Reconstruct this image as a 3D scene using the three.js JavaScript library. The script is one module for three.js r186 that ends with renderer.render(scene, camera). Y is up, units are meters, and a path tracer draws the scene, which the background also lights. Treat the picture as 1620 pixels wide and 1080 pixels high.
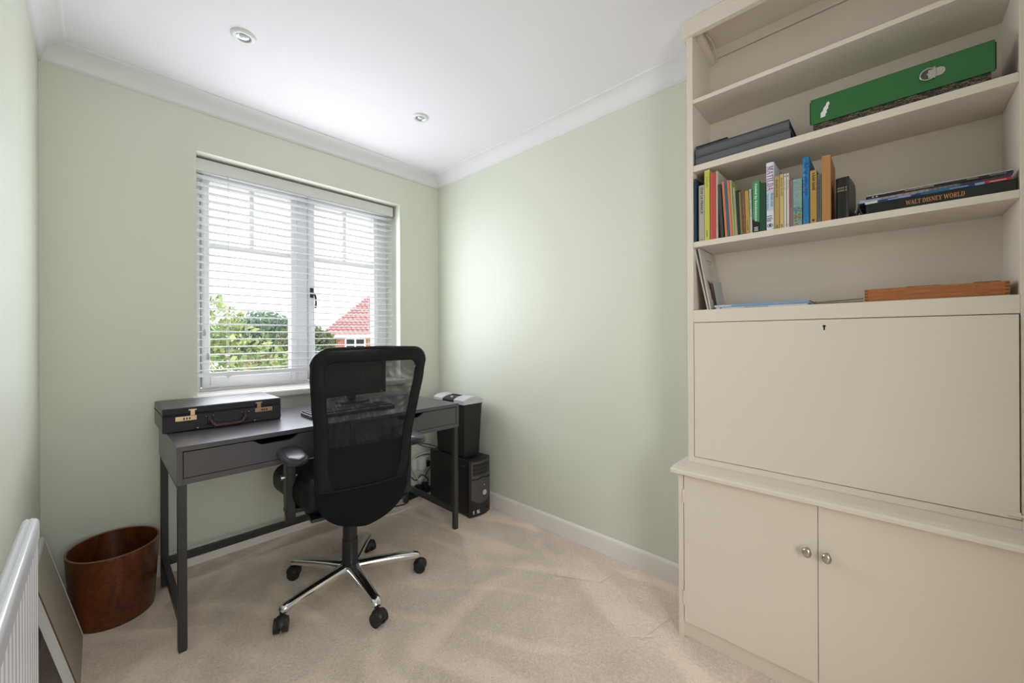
import * as THREE from 'three';
import { RoundedBoxGeometry } from 'three/addons/geometries/RoundedBoxGeometry.js';
import { mergeGeometries } from 'three/addons/utils/BufferGeometryUtils.js';
import { RectAreaLightUniformsLib } from 'three/addons/lights/RectAreaLightUniformsLib.js';

// ------------------------------------------------------------------ camera, sky, exposure
const scene = new THREE.Scene();
const FPX = 623.59, YAW = THREE.MathUtils.degToRad(46.4373), ROLL = THREE.MathUtils.degToRad(-0.2669);
const camera = new THREE.PerspectiveCamera(THREE.MathUtils.radToDeg(2 * Math.atan(540 / FPX)), 1.5, 0.02, 300);
{
  const F = new THREE.Vector3(Math.sin(YAW), 0, -Math.cos(YAW)), R0 = new THREE.Vector3(Math.cos(YAW), 0, Math.sin(YAW)), U0 = new THREE.Vector3(0, 1, 0);
  const R = R0.clone().multiplyScalar(Math.cos(ROLL)).addScaledVector(U0, Math.sin(ROLL));
  const U = U0.clone().multiplyScalar(Math.cos(ROLL)).addScaledVector(R0, -Math.sin(ROLL));
  camera.quaternion.setFromRotationMatrix(new THREE.Matrix4().makeBasis(R, U, F.clone().negate()));
  camera.position.set(0.1687, 1.1571, 2.5886);
  camera.setViewOffset(1620, 1080, 0, 6.6, 1620, 1080);
}
scene.background = new THREE.Color().setRGB(0.93, 0.97, 1.0);
scene.backgroundIntensity = 4.0;
const renderer = new THREE.WebGLRenderer({ antialias: true });
renderer.toneMapping = THREE.LinearToneMapping;
renderer.toneMappingExposure = 1.02;
renderer.shadowMap.enabled = true;
RectAreaLightUniformsLib.init();
const LANDING_LIGHT = 4.3;
{ // daylight entering through the window opening, as large as the open part of the blind
for (const [z, k, h, y] of [[-0.148, 0.35, 1.20, 1.48], [-0.060, 4.35, 1.08, 1.51]]) { // at the sashes, and what the slats let through
    const d = new THREE.RectAreaLight(new THREE.Color(0.925, 0.96, 1.06), k, 1.10, h); d.position.set(1.10, y, z); d.lookAt(1.10, y, 3); scene.add(d);
  }
}

// ------------------------------------------------------------------ helpers
function mulberry(a) { return () => { a |= 0; a = a + 0x6D2B79F5 | 0; let t = Math.imul(a ^ a >>> 15, 1 | a); t = t + Math.imul(t ^ t >>> 7, 61 | t) ^ t; return ((t ^ t >>> 14) >>> 0) / 4294967296; }; }
const rnd = mulberry(7);
const names = new Map();
function numbered(n) { const k = names.get(n) ?? 0; names.set(n, k + 1); return k ? `${n}_${String(k).padStart(3, '0')}` : n; }
function sh(o) { o.castShadow = true; o.receiveShadow = true; return o; }
function thing(name, label, category, [x, y, z] = [0, 0, 0], turn = 0, group) {
  const o = new THREE.Group(); o.name = numbered(name); scene.add(o); o.position.set(x, y, z); o.rotation.y = turn;
  o.userData = { label, category }; if (group) o.userData.group = group; return o;
}
function solo(name, label, category, geo, mat, group) {
  const o = sh(new THREE.Mesh(geo, mat)); o.name = numbered(name); scene.add(o); o.userData = { label, category }; if (group) o.userData.group = group; return o;
}
function part(parent, name, geo, mat, label) { const o = sh(new THREE.Mesh(geo, mat)); o.name = name; parent.add(o); if (label) o.userData.label = label; return o; }
function struct(name, geo, mat, label, category) { const o = geo ? sh(new THREE.Mesh(geo, mat)) : new THREE.Group(); o.name = name; scene.add(o); o.userData = { kind: 'structure', label, category }; return o; }
const V = (x, y, z) => new THREE.Vector3(x, y, z);
// box given by its limits
function bx(x0, x1, y0, y1, z0, z1, r = 0, s = 2) {
  const w = x1 - x0, h = y1 - y0, d = z1 - z0;
  const g = r > 0 ? new RoundedBoxGeometry(w, h, d, s, Math.min(r, w / 2.01, h / 2.01, d / 2.01)) : new THREE.BoxGeometry(w, h, d);
  return g.translate((x0 + x1) / 2, (y0 + y1) / 2, (z0 + z1) / 2);
}
// uv in metres, by the side a face points to
function uvm(g, s = 1) {
  const n = g.index ? g.toNonIndexed() : g, p = n.attributes.position, q = n.attributes.normal, uv = new Float32Array(p.count * 2);
  for (let i = 0; i < p.count; i += 3) {
    let a = 0, b = 0, c = 0; for (let k = 0; k < 3; k++) { a += Math.abs(q.getX(i + k)); b += Math.abs(q.getY(i + k)); c += Math.abs(q.getZ(i + k)); }
    for (let k = 0; k < 3; k++) {
      const j = i + k, x = p.getX(j), y = p.getY(j), z = p.getZ(j);
      const [u, v] = b >= a && b >= c ? [x, z] : a >= c ? [z, y] : [x, y]; uv[2 * j] = u * s; uv[2 * j + 1] = v * s;
    }
  }
  n.setAttribute('uv', new THREE.BufferAttribute(uv, 2)); return n;
}
const merge = (...gs) => mergeGeometries(gs.map((g) => { const n = g.index ? g.toNonIndexed() : g; for (const k of Object.keys(n.attributes)) if (!['position', 'normal', 'uv'].includes(k)) n.deleteAttribute(k); return n; }));
function cyl(r0, r1, h, x, y, z, seg = 24, axis = 'y') { const g = new THREE.CylinderGeometry(r1, r0, h, seg); if (axis === 'x') g.rotateZ(Math.PI / 2); if (axis === 'z') g.rotateX(Math.PI / 2); return g.translate(x, y, z); }
function tube(pts, r, seg = 40, rs = 6, closed = false) { return new THREE.TubeGeometry(new THREE.CatmullRomCurve3(pts.map((p) => V(...p)), closed, 'catmullrom', 0.5), seg, r, rs, closed); }
// grid surface: f(u, v) -> [x, y, z], optional uv
function grid(nu, nv, f, uvf) {
  const pos = [], uv = [], idx = [];
  for (let j = 0; j <= nv; j++) for (let i = 0; i <= nu; i++) { const u = i / nu, v = j / nv; pos.push(...f(u, v)); uv.push(...(uvf ? uvf(u, v) : [u, v])); }
  for (let j = 0; j < nv; j++) for (let i = 0; i < nu; i++) { const a = j * (nu + 1) + i, b = a + 1, c = a + nu + 1, d = c + 1; idx.push(a, b, d, a, d, c); }
  const g = new THREE.BufferGeometry(); g.setAttribute('position', new THREE.Float32BufferAttribute(pos, 3)); g.setAttribute('uv', new THREE.Float32BufferAttribute(uv, 2)); g.setIndex(idx); g.computeVertexNormals(); return g;
}
// elliptical sweep along points with half-widths
function sweep(pts, wf, hf, seg = 14, up = V(0, 1, 0), pow = 1) {
  const n = pts.length - 1, P = pts.map((p) => V(...p));
  return grid(seg, n + 2, (u, v) => {
    let k = Math.round(v * (n + 2)) - 1; const cap = k < 0 || k > n; k = Math.min(n, Math.max(0, k));
    const t = P[Math.min(n, k + 1)].clone().sub(P[Math.max(0, k - 1)]).normalize(), s = t.clone().cross(up).normalize(), m = s.clone().cross(t).normalize();
    const a = u * 2 * Math.PI, w = cap ? 0 : wf(k / n), h = cap ? 0 : hf(k / n), c = Math.cos(a), d = Math.sin(a);
    const q = P[k].clone().addScaledVector(s, -w * Math.sign(c) * Math.abs(c) ** pow).addScaledVector(m, h * Math.sign(d) * Math.abs(d) ** pow); return [q.x, q.y, q.z];
  });
}
const lerp = (a, b, t) => a + (b - a) * t;
function table(pts) { return (x) => { if (x <= pts[0][0]) return pts[0][1]; for (let i = 1; i < pts.length; i++) if (x <= pts[i][0]) { const t = (x - pts[i - 1][0]) / (pts[i][0] - pts[i - 1][0]); return lerp(pts[i - 1][1], pts[i][1], t * t * (3 - 2 * t) * 0.5 + t * 0.5); } return pts[pts.length - 1][1]; }; }
// noise
function lattice(seed, n = 256) { const r = mulberry(seed), a = new Float32Array(n * n); for (let i = 0; i < a.length; i++) a[i] = r(); return (x, y, px = n, py = n) => { const xi = Math.floor(x), yi = Math.floor(y), fx = x - xi, fy = y - yi, u = fx * fx * (3 - 2 * fx), v = fy * fy * (3 - 2 * fy); const m = (k, p) => ((k % p) + p) % p; const X0 = m(xi, px), X1 = m(xi + 1, px), Y0 = m(yi, py) * n, Y1 = m(yi + 1, py) * n; return lerp(lerp(a[Y0 + X0], a[Y0 + X1], u), lerp(a[Y1 + X0], a[Y1 + X1], u), v); }; }
const N1 = lattice(11), N2 = lattice(23), N3 = lattice(37);
function dataTex(w, h, f, srgb = true, repeat) {
  const d = new Uint8Array(w * h * 4);
  for (let j = 0; j < h; j++) for (let i = 0; i < w; i++) { const c = f(i / w, j / h, i, j), k = 4 * (j * w + i); if (typeof c === 'number') d[k] = d[k + 1] = d[k + 2] = Math.max(0, Math.min(255, c * 255)); else for (let q = 0; q < 3; q++) d[k + q] = Math.max(0, Math.min(255, c[q] * 255)); d[k + 3] = 255; }
  const t = new THREE.DataTexture(d, w, h); t.magFilter = THREE.LinearFilter; t.minFilter = THREE.LinearMipmapLinearFilter; t.generateMipmaps = true; t.wrapS = t.wrapT = THREE.RepeatWrapping; if (srgb) t.colorSpace = THREE.SRGBColorSpace; if (repeat) t.repeat.set(...repeat); t.needsUpdate = true; return t;
}
function canvasTex(w, h, draw) { const c = document.createElement('canvas'); c.width = w; c.height = h; const g = c.getContext('2d'); draw(g, w, h); const t = new THREE.CanvasTexture(c); t.colorSpace = THREE.SRGBColorSpace; t.magFilter = THREE.LinearFilter; return t; }
function std(hex, roughness = 0.6, o = {}) { return new THREE.MeshStandardMaterial({ color: hex, roughness, ...o }); }
function phys(hex, roughness = 0.6, o = {}) { return new THREE.MeshPhysicalMaterial({ color: hex, roughness, ...o }); }
const lin = (r, g, b) => new THREE.Color().setRGB(r, g, b);

// ------------------------------------------------------------------ textures and materials
const plasterBump = dataTex(256, 256, (u, v) => 0.5 + 0.3 * (N1(u * 64, v * 64, 64, 64) - 0.5) + 0.2 * (N2(u * 16, v * 16, 16, 16) - 0.5), false, [2, 2]);
const leatherBump = dataTex(512, 512, (u, v) => { const a = N1(u * 96, v * 96, 96, 96), b = N2(u * 40, v * 40, 40, 40), c = N3(u * 7, v * 7, 7, 7); return 0.25 * Math.abs(a - 0.5) * 2 + 0.3 * Math.abs(b - 0.5) * 2 + 0.45 * c; }, false, [4, 4]);
const M = {
  wall: std(lin(0.725, 0.75, 0.64), 0.55, { bumpMap: plasterBump, bumpScale: 0.0006 }),
  ceiling: std(lin(0.90, 0.885, 0.92), 0.85, { bumpMap: plasterBump, bumpScale: 0.0004 }),
  cornice: std(lin(0.84, 0.835, 0.835), 0.7),
  trim: std(lin(0.88, 0.835, 0.795), 0.35),
  upvc: std(lin(0.82, 0.83, 0.86), 0.3),
  slat: std(lin(0.84, 0.84, 0.85), 0.38),
  valance: std(lin(0.72, 0.73, 0.70), 0.5),
  cabinet: std(lin(0.81, 0.725, 0.625), 0.45, { bumpMap: plasterBump, bumpScale: 0.0003 }),
  desk: std(lin(0.085, 0.083, 0.090), 0.3),
  deskMetal: std(lin(0.035, 0.036, 0.038), 0.45),
  blackPlastic: std(lin(0.012, 0.012, 0.014), 0.4),
  blackMatte: std(lin(0.010, 0.010, 0.011), 0.75),
  leather: phys(lin(0.005, 0.0055, 0.0075), 0.4, { specularIntensity: 0.6, bumpMap: leatherBump, bumpScale: 0.0012 }),
  vinyl: std(lin(0.045, 0.046, 0.054), 0.32),
  fabric: phys(lin(0.009, 0.0095, 0.0105), 0.85, { specularIntensity: 0.3 }),
  chrome: std(lin(0.80, 0.80, 0.80), 0.12, { metalness: 1 }),
  steel: std(lin(0.62, 0.60, 0.57), 0.3, { metalness: 1 }),
  nickel: std(lin(0.50, 0.47, 0.43), 0.28, { metalness: 1 }),
  brass: std(lin(0.62, 0.45, 0.27), 0.32, { metalness: 1 }),
  white: std(lin(0.80, 0.80, 0.80), 0.4),
  whiteEnamel: std(lin(0.80, 0.81, 0.84), 0.25),
  pages: std(lin(0.62, 0.55, 0.42), 0.9),
  glass: phys(0xffffff, 0.0, { transmission: 1, thickness: 0, ior: 1.45 }),
};
// carpet: one map over the whole floor, 2.04 x 3.3 m
const RW = 2.0406, RL = 3.3, CEIL = 2.415, CB = 2.3348;
const carpetStreak = (x, z) => { // brushed pile: lighter strokes where the nap lies the other way
  let s = 0; const wx = x + 0.10 * (N2(x * 3, z * 3) - 0.5), wz = z + 0.10 * (N3(x * 3, z * 3) - 0.5);
  for (const [a, f, p] of [[0.5, 11, 1], [-0.6, 14, 5], [1.3, 10, 9], [-0.2, 17, 13]]) { const c = Math.cos(a), d = Math.sin(a), u = (c * wx + d * wz) * f, v = (-d * wx + c * wz) * f * 0.14; s += Math.max(0, N1(u + p * 17, v + p * 31) - 0.56) * (0.25 + 0.9 * Math.min(1, Math.max(0, (N2(u * 0.3 + p, v + 3 * p) - 0.35) * 4))); }
  return s;
};
const segDist = (x, z, a, b) => { const dx = b[0] - a[0], dz = b[1] - a[1], t = Math.max(0, Math.min(1, ((x - a[0]) * dx + (z - a[1]) * dz) / (dx * dx + dz * dz))); return Math.hypot(x - a[0] - t * dx, z - a[1] - t * dz); };
const creases = [[[1.60, 1.90], [1.79, 1.935]], [[1.585, 1.87], [1.64, 1.93]], [[1.70, 1.42], [1.80, 1.60]], [[1.80, 1.60], [1.93, 1.62]]];
const dents = [[1.47, 1.63], [1.60, 1.99], [1.80, 1.80], [1.33, 1.86]];
const carpetMap = dataTex(1408, 2048, (u, v) => {
  const x = u * RW, z = v * RL, f = N1(x * 420, z * 420) - 0.5, g = N2(x * 190, z * 190) - 0.5, m = N3(x * 9, z * 9) - 0.5, s = carpetStreak(x, z);
  const k = Math.min(1.10, 0.985 + 0.10 * f + 0.08 * g + 0.05 * m + 0.25 * s); return [0.905 * k, 0.835 * k, 0.775 * k];
});
const carpetBump = dataTex(1408, 2048, (u, v) => {
  const x = u * RW, z = v * RL; let h = 0.35 + 0.3 * N1(x * 420, z * 420) + 0.2 * N2(x * 190, z * 190) + 0.15 * carpetStreak(x, z);
  for (const [a, b] of creases) { const d = segDist(x, z, a, b); if (d < 0.02) h -= 0.7 * Math.exp(-((d / 0.005) ** 2)); }
  for (const [a, b] of dents) { const d = Math.hypot(x - a, z - b); h -= 0.5 * Math.exp(-((d / 0.012) ** 2)); }
  return h;
}, false);
M.carpet = std(0xffffff, 1, { map: carpetMap, bumpMap: carpetBump, bumpScale: 0.006 });
// walnut veneer for the waste bin
const walnut = dataTex(1024, 512, (u, v) => { const w = 0.25 * N2(u * 8, v * 4, 8, 256) + 0.12 * N3(u * 24, v * 12, 24, 256), t = N1(u * 40 + w * 20, v * 3 + w * 5, 256, 256), p = N2(u * 160, v * 90, 160, 256), fl = N3(u * 70, v * 50, 70, 256) > 0.72 ? 0.10 : 0; const k = 0.55 + 0.35 * t + 0.22 * p + fl + 0.3 * w; return [0.40 * k, 0.205 * k, 0.085 * k]; });
const beech = dataTex(512, 256, (u, v) => { const t = N1(u * 4, v * 64 + 3 * N2(u * 6, v * 4)), p = N2(u * 60, v * 120); const k = 0.82 + 0.18 * t + 0.08 * p; return [0.70 * k, 0.43 * k, 0.22 * k]; });
M.walnut = std(0xffffff, 0.32, { map: walnut });
M.beech = std(0xffffff, 0.5, { map: beech });

// ------------------------------------------------------------------ room shell
const WX0 = 0.524, WX1 = 1.70, WY0 = 0.855, WY1 = 2.133, WT = 0.28;
{
  const f = uvm(bx(-0.2, RW + 0.2, -0.12, 0, -0.28, RL)); const p = f.attributes.position, uv = f.attributes.uv;
  for (let i = 0; i < p.count; i++) uv.setXY(i, p.getX(i) / RW, p.getZ(i) / RL);
  struct('floor', f, M.carpet, 'beige brushed cut-pile carpet over the whole floor', 'carpet');
}
struct('ceiling', uvm(bx(-0.2, RW + 0.2, CEIL, CEIL + 0.15, -0.28, RL + 0.12)), M.ceiling, 'white painted ceiling with two recessed downlights', 'ceiling');
struct('wall_left', uvm(bx(-0.2, 0, 0, CEIL, -WT, RL + 0.12)), M.wall, 'pale green painted wall behind the white radiator', 'wall');
struct('wall_right', uvm(bx(RW, RW + 0.2, 0, CEIL, -WT, RL + 0.12)), M.wall, 'pale green painted wall beside the cream bookcase', 'wall');
{
  const s = new THREE.Shape([[0, 0], [RW, 0], [RW, CEIL], [0, CEIL]].map((p) => new THREE.Vector2(...p)));
  s.holes.push(new THREE.Path([[WX0, WY0], [WX0, WY1], [WX1, WY1], [WX1, WY0]].map((p) => new THREE.Vector2(...p))));
  struct('wall_back', uvm(new THREE.ExtrudeGeometry(s, { depth: WT, bevelEnabled: false }).translate(0, 0, -WT)), M.wall, 'pale green painted wall around the window', 'wall');
  const d = new THREE.Shape([[0, 0], [0.06, 0], [0.06, 2.02], [0.86, 2.02], [0.86, 0], [RW, 0], [RW, CEIL], [0, CEIL]].map((p) => new THREE.Vector2(...p)));
  struct('wall_front', uvm(new THREE.ExtrudeGeometry(d, { depth: 0.12, bevelEnabled: false }).translate(0, 0, RL)), M.wall, 'pale green wall with the open doorway behind the viewer', 'wall');
}
// landing beyond the open doorway
{
  const L = struct('wall_landing', null, null, 'cream plastered landing outside the open doorway', 'wall'), m = std(lin(0.7, 0.68, 0.62), 0.8);
  part(L, 'far_wall', uvm(bx(-1.3, 2.2, 0, CEIL, 4.1, 4.2)), m); part(L, 'side_wall', uvm(bx(-1.4, -1.3, 0, CEIL, RL + 0.12, 4.2)), m); part(L, 'side_wall', uvm(bx(2.2, 2.3, 0, CEIL, RL + 0.12, 4.2)), m); part(L, 'near_wall', uvm(bx(-1.4, -0.2, 0, CEIL, RL + 0.02, RL + 0.12)), m);
  part(L, 'landing_ceiling', uvm(bx(-1.4, 2.3, CEIL, CEIL + 0.1, RL + 0.12, 4.2)), M.ceiling); part(L, 'landing_floor', uvm(bx(-1.4, 2.3, -0.12, 0, RL, 4.2)), std(lin(0.45, 0.40, 0.35), 1));
  const w2 = struct('window_2', null, null, 'bright landing window facing the open doorway', 'window');
  part(w2, 'frame', merge(bx(-0.75, -0.70, 0.55, 2.2, 4.06, 4.1), bx(0.6, 0.65, 0.55, 2.2, 4.06, 4.1), bx(-0.70, 0.6, 0.55, 0.6, 4.06, 4.1), bx(-0.70, 0.6, 2.15, 2.2, 4.06, 4.1)), M.upvc);
  part(w2, 'window_daylight', bx(-0.70, 0.6, 0.6, 2.15, 4.09, 4.095), std(0xffffff, 0.6, { emissive: 0xffffff, emissiveIntensity: 2 }), 'bright frosted pane');
  const a = new THREE.RectAreaLight(new THREE.Color(0.985, 0.98, 0.995), LANDING_LIGHT, 1.3, 1.55); a.position.set(-0.05, 1.375, 4.084); a.lookAt(-0.05, 1.375, 0); scene.add(a);
}
// coving and skirting, mitred at the corners
function mould(axis, a0, a1, at, dir, prof, m0, m1, mat, name, label) { // prof: [out, y]
  const g = grid(prof.length - 1, 1, (u, v) => { const [o, y] = prof[Math.round(u * (prof.length - 1))], s = v ? a1 - o * m1 : a0 + o * m0; return axis === 'x' ? [s, y, at + dir * o] : [at + dir * o, y, s]; });
  return struct(name, g.toNonIndexed(), mat, label, 'trim');
}
const cove = []; cove.push([0, CB], [0.006, CB], [0.006, CB + 0.006]); for (let i = 0; i <= 10; i++) { const t = i / 10 * Math.PI / 2; cove.push([0.012 + 0.066 * (1 - Math.cos(t)), CB + 0.008 + 0.064 * Math.sin(t)]); } cove.push([0.082, CEIL - 0.006], [0.082, CEIL]);
const coveR = cove.map(([o, y]) => [o, y]);
mould('x', 0, RW, 0, 1, cove, 1, 1, M.cornice, 'trim_1', 'white plaster cove along the window wall');
mould('z', 0, 1.996, RW, -1, coveR, 1, 0, M.cornice, 'trim_2', 'white plaster cove along the right wall');
mould('z', 0, RL, 0, 1, coveR, 1, 1, M.cornice, 'trim_3', 'white plaster cove along the left wall');
const skirt = [[0.016, 0], [0.016, 0.078], [0.012, 0.088], [0.006, 0.094], [0, 0.094]];
mould('x', 0, RW, 0, 1, skirt, 1, 1, M.trim, 'baseboard_back', 'white skirting board below the window wall');
mould('z', 0, 1.9995, RW, -1, skirt, 1, 0, M.trim, 'baseboard_right', 'white skirting board along the right wall');
mould('z', 0, RL, 0, 1, skirt, 1, 0, M.trim, 'baseboard_left', 'white skirting board along the left wall');

// ------------------------------------------------------------------ window
{
  const w = struct('window_1', null, null, 'white double casement window with glazing bars', 'window');
  const z0 = -0.265, z1 = -0.195; // frame
  part(w, 'frame', merge(bx(WX0, 0.566, WY0, WY1, z0, z1, 0.004), bx(1.630, WX1, WY0, WY1, z0, z1, 0.004), bx(0.566, 1.630, 2.093, WY1, z0, z1, 0.004), bx(0.566, 1.630, WY0, 0.876, z0, z1, 0.004)), M.upvc);
  part(w, 'mullion', bx(1.066, 1.130, 0.876, 2.093, z0, z1, 0.004), M.upvc);
  for (const [a, b] of [[0.569, 1.063], [1.133, 1.627]]) {
    const s = new THREE.Group(); s.name = 'sash'; w.add(s);
    const y0 = 0.880, y1 = 2.090, st = 0.038, br = 0.062, fz0 = -0.245, fz1 = -0.180, c = (a + b) / 2;
    part(s, 'stile', bx(a, a + st, y0, y1, fz0, fz1, 0.006), M.upvc); part(s, 'stile', bx(b - st, b, y0, y1, fz0, fz1, 0.006), M.upvc);
    part(s, 'rail', bx(a + st, b - st, y0, y0 + br, fz0, fz1 - 0.001, 0.006), M.upvc); part(s, 'rail', bx(a + st, b - st, y1 - 0.045, y1, fz0, fz1 - 0.001, 0.006), M.upvc);
    part(s, 'glazing_bar', bx(a + st, b - st, 1.678, 1.704, -0.235, -0.195, 0.005), M.upvc); part(s, 'glazing_bar', bx(c - 0.013, c + 0.013, 1.704, y1 - 0.045, -0.234, -0.196, 0.005), M.upvc);
    for (const [p, q, r, t] of [[a + st, b - st, y0 + br, 1.678], [a + st, c - 0.013, 1.704, y1 - 0.045], [c + 0.013, b - st, 1.704, y1 - 0.045]]) part(s, 'pane', new THREE.PlaneGeometry(q - p, t - r).translate((p + q) / 2, (r + t) / 2, -0.216), M.glass);
    // bead round the sash edge
    const bd = 0.006; part(s, 'bead', merge(bx(a + 0.008, b - 0.008, y0 + 0.008, y0 + 0.008 + bd, fz1 - 0.002, fz1 + 0.004), bx(a + 0.008, a + 0.008 + bd, y0 + 0.008, y1 - 0.01, fz1 - 0.002, fz1 + 0.004), bx(b - 0.008 - bd, b - 0.008, y0 + 0.008, y1 - 0.01, fz1 - 0.002, fz1 + 0.004)), M.upvc);
  }
  const h = new THREE.Group(); h.name = 'handle'; w.add(h);
  part(h, 'handle_plate', bx(1.138, 1.160, 1.425, 1.490, -0.180, -0.170, 0.004), M.blackPlastic);
  part(h, 'handle_lever', tube([[1.149, 1.465, -0.172], [1.150, 1.462, -0.164], [1.166, 1.440, -0.160], [1.170, 1.400, -0.160], [1.168, 1.355, -0.160]], 0.0065, 24, 8), M.blackPlastic);
  part(w, 'sill', bx(WX0 - 0.03, WX1 + 0.03, 0.815, 0.858, 0.001, 0.035, 0.014, 4), M.trim); part(w, 'sill_board', bx(WX0 + 0.001, WX1 - 0.001, 0.856, 0.861, -0.195, 0.004), M.trim);
}
// venetian blind
{
  const b = thing('venetian_blind', 'white wooden venetian blind with open slats hanging in the window', 'blind', [0, 0, 0]);
  part(b, 'valance', merge(bx(0.530, 1.684, 2.056, 2.122, -0.076, -0.066, 0.003), bx(1.674, 1.684, 2.056, 2.122, -0.12, -0.076)), M.valance);
  part(b, 'headrail', bx(0.534, 1.670, 2.068, 2.120, -0.138, -0.080), M.slat);
  const SX0 = 0.536, SX1 = 1.682, SZ = -0.082;
  const sl = merge(grid(1, 12, (u, v) => [lerp(SX0, SX1, u), 0.0022 * Math.sin(v * Math.PI), SZ - 0.05 * v]), grid(1, 12, (u, v) => [lerp(SX1, SX0, u), 0.0022 * Math.sin(v * Math.PI) - 0.0042, SZ - 0.05 * v]), bx(SX0, SX1, -0.0042, 0, SZ - 0.0001, SZ + 0.0001), bx(SX0, SX1, -0.0042, 0, SZ - 0.0501, SZ - 0.0499), bx(SX0 - 0.0001, SX0 + 0.0001, -0.0042, 0.002, SZ - 0.05, SZ), bx(SX1 - 0.0001, SX1 + 0.0001, -0.003, 0.002, SZ - 0.05, SZ));
  for (let i = 0; i < 26; i++) part(b, 'slat', sl, M.slat).position.y = 0.9865 + 0.0421 * i;
  part(b, 'bottom_rail', bx(SX0, SX1, 0.949, 0.970, SZ - 0.051, SZ + 0.001, 0.004), M.slat);
  for (const x of [0.676, 1.097, 1.522]) { part(b, 'ladder_cord', merge(cyl(0.0009, 0.0009, 1.10, x, 1.515, SZ + 0.0015, 6), cyl(0.0009, 0.0009, 1.10, x, 1.515, SZ - 0.0515, 6), cyl(0.0011, 0.0011, 1.10, x + 0.004, 1.515, SZ - 0.025, 6)), M.white); part(b, 'cord_knot', merge(new THREE.SphereGeometry(0.006, 8, 6).translate(x, 0.943, SZ - 0.015), cyl(0.0012, 0.0012, 0.02, x, 0.936, SZ - 0.005, 6), bx(x - 0.012, x + 0.012, 0.946, 0.951, SZ - 0.002, SZ + 0.003, 0.002)), M.valance); }
  for (const [x, y] of [[0.564, 1.205], [0.579, 1.076]]) { part(b, 'pull_cord', cyl(0.0011, 0.0011, 2.06 - y, x, (2.06 + y) / 2, -0.070, 6), M.white); part(b, 'tassel', new THREE.LatheGeometry([[0, 0.018], [0.003, 0.018], [0.006, 0.006], [0.0075, -0.008], [0.0065, -0.018], [0, -0.018]].reverse().map((p) => new THREE.Vector2(...p)), 14).translate(x, y - 0.014, -0.070), std(lin(0.45, 0.45, 0.44), 0.5)); }
}
// recessed downlights
[[0.591, 0.654, 'round white recessed ceiling downlight nearer the left wall'], [1.443, 0.662, 'round white recessed ceiling downlight nearer the right wall']].forEach(([x, z, l]) => {
  const d = thing('downlight', l, 'downlight', [x, CEIL, z], 0, 'ceiling downlights');
  part(d, 'bezel', new THREE.LatheGeometry([[0.026, -0.006], [0.030, -0.010], [0.040, -0.009], [0.0455, -0.003], [0.0455, 0]].map((p) => new THREE.Vector2(...p)), 40), M.white);
  part(d, 'reflector', new THREE.LatheGeometry([[0.0001, -0.002], [0.018, -0.003], [0.026, -0.007]].map((p) => new THREE.Vector2(...p)), 32), std(lin(0.4, 0.42, 0.45), 0.2, { metalness: 0.6 }));
  part(d, 'lamp_lens', new THREE.SphereGeometry(0.02, 20, 8, 0, 2 * Math.PI, Math.PI * 0.72, Math.PI * 0.28).translate(0, 0.0095, 0), phys(0xdfe6ee, 0.15, { clearcoat: 1 }));
});
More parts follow.
